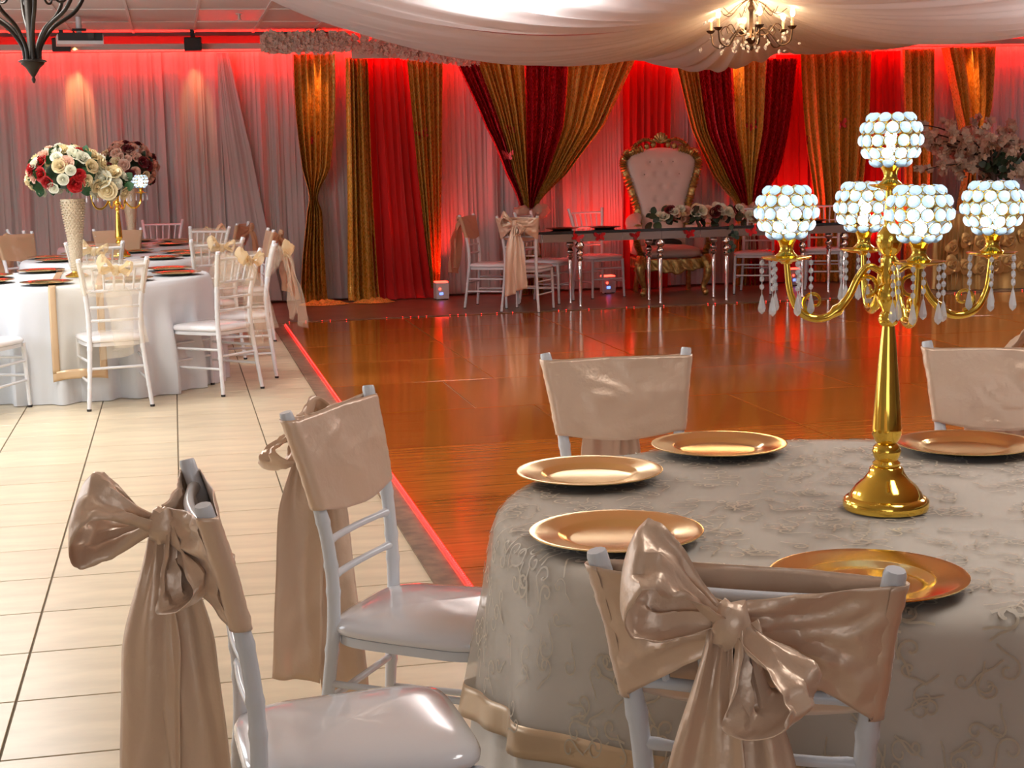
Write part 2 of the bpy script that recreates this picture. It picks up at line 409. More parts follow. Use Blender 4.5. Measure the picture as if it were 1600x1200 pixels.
# ------------------------------------------------------------------ curtains on the back wall
def interp_rows(rows, z):
    # rows from top to bottom, smooth interpolation of every column
    zs = [r[0] for r in rows]
    if z >= zs[0]: return rows[0][1:]
    for a in range(len(rows) - 1):
        if rows[a][0] >= z >= rows[a + 1][0]:
            t = (rows[a][0] - z) / (rows[a][0] - rows[a + 1][0] + 1e-9)
            f = a + t
            v = cr([r[1:4] for r in rows], f / (len(rows) - 1))
            return (v[0], v[1], v[2])
    return rows[-1][1:]
def curtain(name, label, material, rows, y0, nf, cat='curtain', group=None, seed=0, nz=46, pud=0., wild=False, deep=1.0):
    rr = random.Random(seed); ph = [rr.random() * 6.28 for _ in range(5)]
    fq = [nf * (1 + .13 * rr.random()), nf * .53, nf * 1.9]
    ztop, zbot = rows[0][0], rows[-1][0]
    def fn(u, v):
        z = lerp(ztop, zbot, v)
        xl, xr, amp = interp_rows(rows, z)
        w_ = .5 + .5 * noise.noise(Vector((u * nf * .35, v * .7, seed)))
        a = 2 * PI * (u + .035 * noise.noise(Vector((u * 5, v * 1.3, seed + 9))))
        d = math.sin(a * fq[0] + ph[0]) * .6 + math.sin(a * fq[1] + ph[1]) * .35 * (.4 + w_) + math.sin(a * fq[2] + ph[2]) * .22
        x = lerp(xl, xr, u) + math.cos(a * fq[0] + ph[0]) * (xr - xl) / nf * .14
        if wild:
            q_ = u * nf + .25 * noise.noise(Vector((u * 3, v * 1.2, seed)))
            d = 1.5 * noise.noise(Vector((q_ * 1.15, v * .35, seed * 3.1))) + .9 * (1 - abs(noise.noise(Vector((q_ * 2.1, v * .2, seed + 40)))) * 2.2) ** 3 * .5
            x = lerp(xl, xr, u)
        y = y0 - amp * deep * (d + .3)
        if pud and z < .18:
            k = (.18 - z) / .18; y -= pud * k * k * (.5 + w_)
        return (x, y, z)
    nu = int(max(40, nf * 12))
    o = MB().grid(fn, nu, nz).build(name, material)
    return tag(o, label, cat, group)

# white pleated curtains along the whole wall
xs = [-3.95, -2.5, -1.25, -.05, 1.15, 2.45, 3.75, 4.95, 6.2, 7.5, 8.8, 10.0, 10.9]
for k in range(len(xs) - 1):
    lb = ['white sheer curtain in the far corner of the wall behind the linen tables', 'white sheer curtain behind the tan-banded chair', 'white sheer curtain behind the iron chandelier and flower vase',
          'white sheer curtain behind the box loudspeaker beside the dark beam end', 'white sheer curtain behind the tied and straight gold drapes', 'white sheer curtain behind the uplight box and side-on chair',
          'white sheer curtain beside the throne, behind the broad gold panel', 'white sheer curtain behind the throne and its red voile', 'white sheer curtain behind the wide gold drape',
          'white sheer curtain behind the narrow gold drape and blossom branches', 'white sheer curtain beside the gold drape over the blossom tree', 'white sheer curtain in the room corner past the gold table'][k]; gp = 'white curtains along the wall'
    curtain('sheer_curtain', lb, M['sheer'], [(2.60, xs[k], xs[k+1], .018), (1.9, xs[k], xs[k+1], .034), (1.0, xs[k], xs[k+1], .042), (.03, xs[k]+.01, xs[k+1]-.0, .04)], 16.28, 11, group=gp, seed=20 + k, wild=True)
# an overlapping loose panel on the left
curtain('sheer_curtain', 'loose white sheer panel slanting over the curtains behind the linen tables', M['sheer'], [(2.58, .50, .62, .015), (1.6, .52, .80, .02), (.05, .58, 1.05, .03)], 16.15, 3, seed=50, wild=True)

YD = 16.12
# tied gold drape
curtain('gold_sequin_drape', 'narrow gold sequin drape tied in the middle beside the red voile', M['gold_seq'],
        [(2.56, 1.27, 1.71, .035), (1.95, 1.27, 1.68, .05), (1.40, 1.31, 1.60, .06), (1.12, 1.37, 1.46, .05), (.95, 1.34, 1.50, .05), (.5, 1.28, 1.51, .055), (.02, 1.24, 1.53, .06)], YD, 6, 'drape', deep=2.1, seed=60, nz=70, pud=.12)
curtain('gold_sequin_drape', 'straight gold sequin drape hanging between white sheer and red voile', M['gold_seq'],
        [(2.52, 1.81, 2.02, .04), (1.15, 1.78, 2.02, .05), (.02, 1.74, 2.05, .055)], YD, 5, 'drape', deep=2.1, seed=61, pud=.12)
curtain('red_voile_drape', 'wide plain red voile drape reaching the floor beside the light box', M['redsheer'],
        [(2.52, 1.99, 2.50, .03), (1.15, 2.00, 2.56, .045), (.015, 2.0, 2.70, .055)], YD + .05, 6, 'drape', seed=62, pud=.1)
curtain('gold_sequin_drape', 'tapering gold sequin drape over the edge of the red voile', M['gold_seq'],
        [(2.50, 2.43, 2.79, .035), (1.40, 2.50, 2.75, .04), (.6, 2.56, 2.72, .04), (.12, 2.61, 2.70, .03)], YD - .07, 6, 'drape', deep=2.1, seed=63)
# big swag of four panels, tied with a bow
K1 = 3.67
def swag4(tops, m1, m2, kx, ztop, zk, parts, seed):
    for k, (mt, lb, nf) in enumerate(parts):
        kl, kr = kx - .09 + .18 * k / 4, kx - .09 + .18 * (k + 1) / 4
        rows = [(ztop, tops[k], tops[k+1], .03), (lerp(ztop, zk, .47), m1[k], m1[k+1], .035), (lerp(ztop, zk, .78), m2[k], m2[k+1], .04), (zk, kl, kr, .035),
                (zk - .2, kl - .02 + .0 * k, kr + .02, .035), (.35, kl - .03, kr + .04, .04), (.02, kl - .05, kr + .05, .04)]
        curtain('sequin_swag', lb, mt, rows, YD - .10 - .012 * k, nf, 'drape', seed=seed + k, nz=64, deep=1.9)
swag4([2.90, 3.14, 3.66, 4.13, 4.89], [3.23, 3.39, 3.66, 4.05, 4.51], [3.44, 3.52, 3.66, 3.87, 4.11], K1, 2.52, .95,
      [(M['red_seq'], 'outer red sequin panel of the bow-tied swag beside the tapering gold drape', 4), (M['gold_seq'], 'gold sequin panel between two red ones in the bow-tied swag', 8),
       (M['red_seq'], 'middle dark red sequin panel of the bow-tied swag', 7), (M['gold_seq'], 'broad gold sequin panel of the bow-tied swag, beside the plain red voile', 9)], 70)
curtain('red_voile_drape', 'plain red voile drape hanging behind the throne', M['redsheer'],
        [(2.50, 4.80, 5.34, .03), (1.2, 4.79, 5.3, .04), (.015, 4.77, 5.27, .045)], YD + .06, 6, 'drape', seed=64)
K2 = 6.12
swag4([5.32, 5.57, 5.94, 6.36, 6.69], [5.51, 5.68, 5.99, 6.31, 6.60], [5.75, 5.90, 6.08, 6.2, 6.47], K2, 2.47, .86,
      [(M['gold_seq'], 'gold sequin panel of the swag just beside the throne top', 5), (M['red_seq'], 'inner red sequin panel of the swag beside the throne', 6),
       (M['gold_seq'], 'middle gold sequin panel of the swag beside the throne', 6), (M['red_seq'], 'outer red sequin panel of the swag beside the throne', 6)], 80)
curtain('gold_sequin_drape', 'wide gold sequin drape behind the candelabra between red voiles', M['gold_seq'],
        [(2.55, 6.76, 7.58, .04), (1.7, 6.83, 7.55, .045), (.8, 6.95, 7.46, .05), (.02, 6.95, 7.4, .05)], YD - .05, 11, 'drape', deep=2.1, seed=65)
curtain('red_voile_drape', 'red voile drape between two gold ones behind the candelabra', M['redsheer'],
        [(2.55, 7.54, 8.02, .03), (.8, 7.56, 8.05, .04), (.015, 7.55, 8.06, .04)], YD + .04, 6, 'drape', seed=66)
curtain('gold_sequin_drape', 'narrow straight gold sequin drape behind the blossom branches', M['gold_seq'],
        [(2.56, 7.98, 8.36, .035), (1.7, 8.02, 8.36, .04), (.02, 8.04, 8.34, .045)], YD - .03, 6, 'drape', deep=2.1, seed=67)
curtain('gold_sequin_drape', 'gold sequin drape tied behind the top of the blossom tree', M['gold_seq'],
        [(2.58, 8.49, 9.10, .035), (1.9, 8.66, 9.05, .045), (1.47, 8.76, 8.92, .05), (1.2, 8.78, 8.88, .04), (.8, 8.72, 8.92, .04), (.02, 8.66, 8.98, .05)], YD - .03, 8, 'drape', deep=2.1, seed=68)
curtain('red_voile_drape', 'red voile strip between bow-tied swag and wide gold drape', M['redsheer'],
        [(2.52, 6.55, 6.95, .02), (.8, 6.5, 7.0, .03), (.015, 6.5, 7.0, .03)], YD + .08, 5, 'drape', seed=69)
# sequin fabric lying on the floor
def puddle(x0, x1, y, lb, mt):
    def fn(u, v):
        a = u * 2 * PI
        r = v
        x = lerp(x0, x1, .5 + .5 * r * math.cos(a)); yy = y + .16 * r * math.sin(a)
        h = (1 - r ** 3) * (.030 + .05 * noise.noise(Vector((x * 16, yy * 16, 3.1))))
        return (x, yy, .012 + max(h, 0))
    tag(MB().grid(fn, 40, 6, True).build('fabric_puddle', mt), lb, 'fabric')
puddle(1.2, 1.72, 15.86, 'crumpled end of the tied gold drape on the floor', M['gold_seq'])
puddle(1.76, 2.2, 15.88, 'crumpled end of the straight gold drape on the floor', M['gold_seq'])

# tie bows on the swags
def blob(c, r, seed, sc_=(1, 1, 1), amp=.22, nu=22, nv=12, fr=2.2):
    mb = MB().ball((0, 0, 0), 1, nu, nv)
    vs = []
    for x, y, z in mb.v:
        n_ = 1 + amp * noise.noise(Vector((x * fr + seed, y * fr, z * fr * 1.4)))
        vs.append((c[0] + x * n_ * r * sc_[0], c[1] + y * n_ * r * sc_[1], c[2] + z * n_ * r * sc_[2]))
    mb.v = vs; return mb
def tie_bow(x, z, lb, s=1.0):
    t = thing('drape_bow', lb, 'bow', (x, 15.93, z))
    blob((0, 0, 0), .05 * s, 3, (1, .8, 1.1)).build('knot', M['satin_bow'], t)
    blob((-.10 * s, .0, .02), .10 * s, 5, (1, .5, .72), .4).build('loop', M['satin_bow'], t)
    blob((.10 * s, .0, .03), .10 * s, 8, (.95, .5, .80), .4).build('loop', M['satin_bow'], t)
    for sg in (-1, 1):
        def fn(u, v, sg=sg):
            return (sg * (.01 + .04 * v) + (u - .5) * lerp(.03, .09, v), -.02 + .012 * math.sin(u * 9 + v * 4), -.02 - .42 * v)
        thick(MB().grid(fn, 8, 14).build('tail', M['satin_bow'], t))
tie_bow(3.69, .87, 'rose satin bow tying the big red and gold swag')
tie_bow(6.12, .84, 'rose satin bow tying the swag beside the throne', .8)

# red foil butterflies pinned on the drapes
bf = MB()
def wing(pts):
    n = len(pts); vs = [(x, -.004 - .25 * abs(x), z) for x, z in pts] + [(x, .0 - .25 * abs(x), z) for x, z in pts]
    return vs, [tuple(range(n)), tuple(range(n, 2*n))[::-1]] + [(i, i + n, (i+1) % n + n, (i+1) % n) for i in range(n)]
wpts = [(0, .0), (.012, .022), (.045, .05), (.06, .04), (.052, .008), (.03, -.004), (.044, -.02), (.034, -.042), (.014, -.034), (0, -.012)]
wing_r = MB().add(*wing(wpts)).mesh('wing', M['butterfly'], False)
wing_l = MB().add(*wing([(-x, z) for x, z in wpts])).mesh('wing', M['butterfly'], False)
body_me = MB().tube([(0, -.006, -.035), (0, -.01, 0), (0, -.006, .03)], [.002, .005, .003], 6).mesh('body', M['butterfly'])
def butterfly(x, y, z, lb, s=1.0, gp=None):
    bpy.context.view_layer.update()
    hit, loc, *_ = sc.ray_cast(bpy.context.evaluated_depsgraph_get(), Vector((x, 13.5, z)), Vector((0, 1, 0)))
    if hit and 14 < loc.y < 16.4: y = loc.y - .002
    t = thing('foil_butterfly', lb, 'butterfly', (x, y, z), R_.uniform(-.4, .4), gp); t.scale = (s, s, s)
    t.rotation_euler[1] = R_.uniform(-.5, .5)
    link('wing', wing_r, t); link('wing', wing_l, t); link('body', body_me, t)
for x, z, lb in [(1.44, 1.70, 'red foil butterfly on the tied gold drape'), (2.57, 1.73, 'red foil butterfly on the tapering gold drape'),
                 (3.52, 1.76, 'upper red foil butterfly on the gold panel of the bow-tied swag'), (3.46, 1.49, 'lower red foil butterfly on the edge of the bow-tied swag'),
                 (4.50, 1.86, 'red foil butterfly on the broad gold panel of the bow-tied swag'), (6.18, 1.75, 'red foil butterfly on the swag beside the throne'),
                 (6.91, 1.57, 'lower red foil butterfly on the wide gold drape'), (7.25, 1.75, 'upper red foil butterfly on the wide gold drape')]:
    butterfly(x, 15.88, z, lb, 1.15, 'butterflies on the drapes')

# flower valances over the curtains
def valance(x0, x1, y, z, h, lb, seed, zr=0.0):
    t = thing('flower_valance', lb, 'flower panel', (x0, y, z))
    L = x1 - x0
    MB().box((L / 2, .07, zr / 2), (L * .98, .05, h * .8)).build('backing', M['valance'], t, False)
    rr = random.Random(seed); mb = MB()
    for k in range(int(L * 420)):
        c = Vector((rr.uniform(.02, L - .02), 0, 0)); c.z = rr.uniform(-h / 2, h / 2) + zr * c.x / L
        ex = min(c.x, L - c.x) / .12
        if ex < 1: c.z *= math.sqrt(max(.15, 1 - (1 - ex) ** 2))
        c.y = rr.uniform(-.03, .02)
        R0 = Matrix.Rotation(rr.uniform(0, 6.28), 3, 'Y') @ Matrix.Rotation(rr.uniform(-.6, .6), 3, 'X')
        r = rr.uniform(.022, .038)
        vs = [c]; fs = []
        for q in range(5):
            a = q * 1.2566
            p = R0 @ Vector((math.cos(a) * r, -rr.uniform(.0, .025), math.sin(a) * r)); vs.append(c + p)
            p = R0 @ Vector((math.cos(a + .63) * r * .6, -.004, math.sin(a + .63) * r * .6)); vs.append(c + p)
        for q in range(10): fs.append((0, 1 + q, 1 + (q + 1) % 10))
        mb.add(vs, fs)
    o = mb.build('petals', M['valance'], t); o['kind'] = 'stuff'
    for hx in (.12, L - .12): MB().tube([(hx, .07, .0), (hx, .07, CZ - z)], .005, 6).build('hanger', M['frame'], t)
valance(.92, 1.84, 15.84, 2.655, .21, 'cream flower valance above the tied gold drape', 1)
valance(1.83, 3.2, 15.85, 2.66, .20, 'cream flower valance above the red voile and tapering gold drape', 2, -.16)
valance(3.15, 5.6, 15.86, 2.58, .16, 'long cream flower valance above the bow-tied swag and throne', 3, .05)
valance(6.95, 7.8, 15.84, 2.62, .16, 'cream flower valance above the wide gold drape', 4)

# red light cove along the curtain tops and orange down-spots
cv = thing('cove_light', 'red light strip running along the tops of all curtains', 'light strip', (0, 16.185, 2.635))
MB().box((3.4, -.012, .012), (14.6, .012, .06)).build('housing', M['frame'], cv, False)
MB().box((3.4, .008, .0), (14.6, .024, .02)).build('diodes', M['cove'], cv, False)
def downspot(x, e, lb, tilt=.22, ang=.62, col=(1, .36, .12), y=15.95, z=2.72):
    t = thing('spot_lamp', lb, 'spotlight', (x, y, z))
    MB().lathe([(.0, .04), (.020, .04), (.022, .03), (.023, -.03), (.019, -.03), (.018, .0), (0, .0)], 14).build('can', M['black'], t)
    MB().tube([(0, 0, .045), (0, 0, CZ - z)], .008, 6).build('hanger', M['black'], t)
    d = bpy.data.lights.new('spot', 'SPOT'); d.energy = e; d.color = col; d.spot_size = ang; d.spot_blend = .7; d.shadow_soft_size = .03
    o = bpy.data.objects.new('spot', d); C.objects.link(o); o.location = (x, y, z - .04)
    v = Vector((0, math.sin(tilt), -math.cos(tilt))); o.rotation_euler = v.to_track_quat('-Z', 'Y').to_euler()
for x, e, lb, ys in [(-.88, 60, 'small black spot lamp over the curtain above the flower vase', 16.13), (.28, 70, 'small black spot lamp over the curtain beside the tied gold drape', 16.15),
                 (1.49, 50, 'small black spot lamp over the tied gold drape', 15.94), (2.60, 60, 'small black spot lamp over the tapering gold drape', 15.9),
                 (4.42, 60, 'small black spot lamp over the bow-tied swag', 15.9), (6.0, 22, 'small black spot lamp over the swag beside the throne', 15.9),
                 (8.8, 45, 'small black spot lamp over the blossom tree', 15.94)]:
    downspot(x, e, lb, y=ys)
# black loudspeakers under the ceiling, projector, sprinkler
for x, lb in [(-1.0, 'black box loudspeaker hung over the curtain behind the flower vase'), (.27, 'black box loudspeaker hung from the dark beam beside the flower valance')]:
    t = thing('loudspeaker', lb, 'speaker', (x, 16.05, 2.66))
    MB().slab((0, 0, .0), (.17, .16, .13), .008).build('body', M['black'], t, False)
    MB().box((0, -.084, 0), (.145, .01, .105)).build('grille', M['rubber'], t, False)
    MB().box((0, .05, .10), (.04, .03, .10)).build('bracket', M['black'], t, False)
t = thing('projector', 'white ceiling projector with dark front behind the iron chandelier', 'projector', (-.75, 14.6, 2.60), .1)
MB().slab((0, 0, .0), (.40, .30, .10), .02).build('body', M['white_plastic'], t, False)
MB().box((0, -.155, .015), (.38, .02, .07)).build('front_panel', M['black'], t, False)
MB().tube([(.09, -.16, .02), (.09, -.185, .02)], .028, 14).build('lens', M['glass_top'], t)
MB().tube([(0, 0, .05), (0, 0, .20)], .025, 10).build('mount', M['white_plastic'], t)
MB().box((0, 0, .085), (.12, .08, .02)).build('mount_plate', M['black'], t, False)
t = thing('sprinkler', 'small sprinkler head hanging from the ceiling panels', 'sprinkler', (.66, 14.3, CZ))
MB().lathe([(.03, .0), (.03, -.008), (.012, -.012), (.012, -.05), (.022, -.052), (.022, -.058), (0, -.06)], 12).build('head', M['frame'], t)

# ------------------------------------------------------------------ fabric swags under the ceiling
GX, GY = 4.52, 11.7
def ceil_swag(a0, a1, s_0, s_1, s_mid, lb, gp=None, npl=9, r1=3.85, z0=2.66, z1=2.77, seed=0):
    a0, a1 = math.radians(a0), math.radians(a1)
    def fn(u, v):
        a = lerp(a0, a1, u); r = lerp(.10, r1, v)
        b_ = math.sin(PI * u)
        sag = (lerp(s_0, s_1, u) + s_mid * b_ ** .8) * (math.sin(PI * v ** .9)) ** .85
        pl = math.sin(u * npl * 2 * PI + 1.2 * noise.noise(Vector((u * 3, v * 1.5, seed)))) + .5 * math.sin(u * npl * 3.3 * PI + 2)
        z = lerp(z0, z1, v) - sag + .015 * pl * math.sin(PI * min(1, v * 1.05)) ** .5
        return (GX + r * math.cos(a), GY + r * math.sin(a), min(z, 2.785))
    o = MB().grid(fn, npl * 8, 30).build('ceiling_swag', M['swag'])
    tag(o, lb, 'fabric swag', gp)
sw = [(98, 186, .36, .34, .11, 'wide white voile swag sweeping from the chandelier over the bow-tied swag'), (60.7, 98, .34, .36, .15, 'white voile swag sagging behind the crystal chandelier'),
      (42.5, 60.7, .32, .34, .04, 'white voile swag over the wide gold drape'), (24, 42.5, .32, .32, .04, 'white voile swag over the blossom tree'),
      (-20, 24, .30, .32, .07, 'white voile swag reaching out beyond the gold table'), (-75, -20, .06, .30, .04, 'white voile swag over the far side of the dance floor'),
      (-125, -75, .06, .06, .03, 'white voile swag above the middle of the dance floor'), (-174, -125, .34, .06, .04, 'white voile swag over the dance floor beside the aisle')]
for k, (a, b_, e0, e1, m_, lb) in enumerate(sw): ceil_swag(a, b_, e0, e1, m_, lb, seed=k, npl=12 if b_ - a > 60 else 6)

# ------------------------------------------------------------------ chandeliers
drop_me = MB().lathe([(0, -.5), (.26, -.36), (.32, -.22), (.12, .35), (0, .5)], 6).mesh('crystal_drop', M['pendant'], False)
bead_me = MB().ball((0, 0, 0), .5, 8, 5).mesh('crystal_bead', M['pendant'], False)
leafgem_me = MB().lathe([(0, -.5), (.3, -.1), (.25, .25), (0, .5)], 6).mesh('crystal_leaf', M['pendant'], False)
ch = thing('crystal_chandelier', 'bronze chandelier with lit candle bulbs and clear crystals under white voile', 'chandelier', (GX, GY, 2.26), .35)
MB().lathe([(0, .0), (.012, .01), (.02, .03), (.012, .05), (.035, .075), (.05, .10), (.03, .14), (.016, .17), (.016, .30), (.03, .33), (.014, .36), (.012, .50)], 14).build('stem', M['bronze'], ch)
cr_rng = random.Random(5)
for k in range(6):
    a = k * PI / 3
    ca, sa = math.cos(a), math.sin(a)
    P_ = [cr([(.02, .0, .10), (.10, 0, .17), (.17, 0, .11), (.235, 0, .035), (.315, 0, .06), (.335, 0, .155)], t / 22) for t in range(23)]
    arm = MB().tube([(p.x * ca, p.x * sa, p.z) for p in P_], .0065, 7).build('arm', M['bronze'], ch)
    P2 = [cr([(.05, 0, .13), (.13, 0, .12), (.20, 0, .20), (.25, 0, .17), (.235, 0, .13)], t / 14) for t in range(15)]
    MB().tube([(p.x * ca, p.x * sa, p.z) for p in P2], .0045, 6).build('scroll', M['bronze'], arm)
    cx, cy = .335 * ca, .335 * sa
    MB().lathe([(.008, .15), (.02, .155), (.032, .172), (.034, .176), (.012, .162)], 10, (cx, cy, 0), lambda q: 1 + .18 * math.cos(q * 5)).build('drip_cup', M['bronze'], arm)
    cn = MB().tube([(cx, cy, .16), (cx, cy, .245)], .011, 10).build('candle', M['candle'], ch)
    MB().lathe([(.006, .245), (.016, .258), (.019, .275), (.012, .305), (.001, .335)], 10, (cx, cy, 0)).build('flame_bulb', M['flame'], cn)
for k in range(72):
    a = cr_rng.uniform(0, 6.28); r = cr_rng.choice([.12, .2, .28, .35, .4]) * cr_rng.uniform(.85, 1.1)
    z = cr_rng.uniform(.0, .10) if r > .1 and cr_rng.random() < .6 else cr_rng.uniform(.1, .42)
    Mx = Matrix.Translation((r * math.cos(a), r * math.sin(a), z)) @ Matrix.Rotation(cr_rng.uniform(0, 6), 4, 'X') @ Matrix.Rotation(cr_rng.uniform(0, 6), 4, 'Z') @ Matrix.Scale(cr_rng.uniform(.03, .045), 4)
    link('crystal', leafgem_me, ch, Mx)
for k in range(10):
    a = k * .628; pts = [cr([(.02, 0, .40), (.10, 0, .36), (.2, 0, .28), (.24 + .05 * (k % 2), 0, .33)], t / 10) for t in range(11)]
    MB().tube([(p.x * math.cos(a), p.x * math.sin(a), p.z) for p in pts], .003, 5).build('twig', M['bronze'], ch)
MB().tube([(0, 0, .48), (0, 0, .54)], .008, 8).build('chain', M['bronze'], ch)
pl = bpy.data.lights.new('chandelier_glow', 'POINT'); pl.energy = 42; pl.color = (1, .62, .30); pl.shadow_soft_size = .25
po = bpy.data.objects.new('chandelier_glow', pl); C.objects.link(po); po.location = (GX, GY, 2.56)

ic = thing('iron_chandelier', 'black wrought-iron chandelier with curling arms over the linen tables', 'chandelier', (-.64, 8.0, 1.88), .2)
MB().lathe([(0, 0), (.006, .004), (.010, .018), (.006, .03), (.016, .045), (.035, .075), (.055, .092), (.058, .10), (.068, .103), (.068, .110), (.03, .118), (.02, .13), (.02, .80)], 18).build('hub', M['iron'], ic)
for k in range(8):
    a = k * PI / 4
    pts = [cr([(.035, 0, .105), (.045, 0, .18), (.11, 0, .27), (.22, 0, .35), (.27, 0, .46), (.22, 0, .58), (.27, 0, .68), (.33, 0, .70)], t / 34) for t in range(35)]
    arm = MB().tube([(p.x * math.cos(a), p.x * math.sin(a), p.z) for p in pts], .010, 8).build('arm', M['iron'], ic)
    sp = []
    for t in range(26):
        q = t / 25 * 4.2 * PI / 2; r = .055 * (1 - t / 34)
        sp.append((.16 + r * math.cos(q), 0, .42 + r * math.sin(q)))
    MB().tube([(p[0] * math.cos(a), p[0] * math.sin(a), p[2]) for p in sp], .006, 6).build('scroll', M['iron'], arm)
    MB().lathe([(.01, .69), (.035, .70), (.038, .71), (.012, .705)], 10, (.33 * math.cos(a), .33 * math.sin(a), 0)).build('drip_cup', M['iron'], arm)
    MB().tube([(.33 * math.cos(a), .33 * math.sin(a), .70), (.33 * math.cos(a), .33 * math.sin(a), .80)], .012, 8).build('candle', M['candle'], ic)
MB().tube([(0, 0, .79), (0, 0, CZ - 1.885)], .006, 6).build('chain', M['iron'], ic)

# ------------------------------------------------------------------ chairs
POST = [(.190, -.235, 0), (.168, -.207, .25), (.156, -.188, .45), (.160, -.196, .62), (.183, -.232, .80), (.203, -.262, .905)]
def post_at(z):
    for a in range(len(POST) - 1):
        if z <= POST[a + 1][2] or a == len(POST) - 2:
            t = (z - POST[a][2]) / (POST[a + 1][2] - POST[a][2])
            return cr(POST, (a + t) / (len(POST) - 1))
def ringrad(z, base, rings, amp=.0022, wd=.006):
    return base + sum(amp * math.exp(-((z - q) / wd) ** 2) for q in rings)
PR = [.06, .13, .24, .36, .50, .56, .66, .75, .84]
def post_mesh(s):
    zs = sorted(set([i / 60 * .905 for i in range(1, 61)] + PR + [.012]))
    pts = []; rad = []
    for z in zs:
        p = post_at(z); pts.append((s * p.x, p.y, p.z)); rad.append(ringrad(z, .0125 + .003 * smooth(0, .4, z), PR))
    pts.append((pts[-1][0] + s * .001, pts[-1][1] - .001, .911)); rad.append(.0135)
    return MB().tube(pts, rad, 10).mesh('back_post', M['chair'])
def leg_mesh(s):
    zs = sorted(set([i / 30 * .40 for i in range(1, 31)] + [.05, .17, .30, .012]))
    return MB().tube([(s * lerp(.190, .178, z / .425), lerp(.200, .186, z / .425), z) for z in zs],
                     [ringrad(z, .0115 + .004 * smooth(0, .4, z), [.05, .17, .30, .40]) for z in zs], 10).mesh('leg', M['chair'])
def cap_mesh(x, y):
    return MB().lathe([(0.0, .0), (.0135, .0), (.0145, .004), (.0145, .013), (.011, .014)], 10, (x, y, 0)).mesh('foot_cap', M['rubber'])
def bar(p, q, r=.0095, bow=0.0, rings=()):
    p, q = Vector(p), Vector(q); n = 14
    pts = [p.lerp(q, i / n) + Vector((0, -bow * 4 * (i / n) * (1 - i / n), 0)) for i in range(n + 1)]
    return MB().tube(pts, [r + .002 * (1 if i in rings else 0) for i in range(n + 1)], 8)
def seat_outline(u, grow=0.0, rr=.07):
    # rounded trapezoid
    a = 2 * PI * u; c, s = math.cos(a), math.sin(a); e = 2 / 5.0
    x = math.copysign(abs(c) ** e, c); y = math.copysign(abs(s) ** e, s)
    hw = lerp(.172, .203, (y + 1) / 2) + grow
    return x * hw, y * (.200 + grow) - .0
CH = {}
def init_chair():
    CH['post'] = {s: post_mesh(s) for s in (-1, 1)}
    CH['leg'] = {s: leg_mesh(s) for s in (-1, 1)}
    CH['capr'] = {s: cap_mesh(s * .190, -.235) for s in (-1, 1)}
    CH['capf'] = {s: cap_mesh(s * .190, .200) for s in (-1, 1)}
    def sf(u, v):
        k = [(-.012, .378), (.0, .381), (.0, .402), (-.006, .406), (-.2, .406)][int(round(v * 4))]
        if k[0] < -.1: return (0, 0, .406)
        x, y = seat_outline(u, k[0]); return (x, y, k[1])
    CH['frame'] = MB().grid(sf, 48, 4, True).mesh('seat_frame', M['chair'])
    def cu(u, v):
        x, y = seat_outline(u, .004)
        prof = [(1.0, .405), (1.03, .411), (1.035, .421), (1.0, .433), (.90, .441), (.7, .448), (.4, .452), (.001, .453)]
        k, z = prof[int(round(v * 7))]
        return (x * k, y * k, z + .0015 * noise.noise(Vector((x * k * 14, y * k * 14, 2))))
    CH['cushion'] = MB().grid(cu, 56, 7, True).mesh('seat_cushion', M['cushion'])
    def rail(z, r, bow):
        p = post_at(z); return bar((-p.x, p.y, z), (p.x, p.y, z), r, bow, (1, 13)).mesh('back_rail', M['chair'])
    CH['rails'] = [rail(.862, .0105, .022), rail(.715, .0095, .014), rail(.615, .0085, .010), rail(.535, .0085, .008)]
    CH['spindles'] = []
    for k in range(5):
        f = (k + 1) / 6; p0 = post_at(.715); p1 = post_at(.862); b = 4 * f * (1 - f)
        CH['spindles'].append(MB().tube([(lerp(-p0.x, p0.x, f), p0.y - .014 * b, .715), (lerp(-p0.x, p0.x, f) * .5 + lerp(-p1.x, p1.x, f) * .5, (p0.y + p1.y) / 2 - .018 * b, .79), (lerp(-p1.x, p1.x, f), p1.y - .022 * b, .862)],
                                        [.0065, .0075, .0065], 7).mesh('spindle', M['chair']))
    st = []
    pa = post_at(.25); st.append(bar((-pa.x, pa.y, .25), (pa.x, pa.y, .25), .0085))
    st.append(bar((-.184, .193, .20), (.184, .193, .20), .0085)); st.append(bar((-.181, .189, .31), (.181, .189, .31), .0085))
    for s in (-1, 1):
        for zz in (.17, .29):
            p = post_at(zz); st.append(bar((s * p.x, p.y, zz), (s * .185, .193, zz), .0085))
    CH['stretch'] = [b.mesh('stretcher', M['chair']) for b in st]
init_chair()
def heading(f): return math.atan2(f[1], f[0]) - PI / 2       # local +Y faces f
def chair(cx, cy, f, label, group, low=False):
    t = thing('chiavari_chair', label, 'chair', (cx, cy, 0), heading(f), group)
    for s in (-1, 1):
        p = link('back_post', CH['post'][s], t); link('foot_cap', CH['capr'][s], p)
        l = link('leg', CH['leg'][s], t); link('foot_cap', CH['capf'][s], l)
    link('seat_frame', CH['frame'], t); link('seat_cushion', CH['cushion'], t)
    for r in CH['rails']: link('back_rail', r, t)
    for s_ in CH['spindles']: link('spindle', s_, t)
    for s_ in CH['stretch']: link('stretcher', s_, t)
    t.scale = (1, 1, 1.014)
    return t

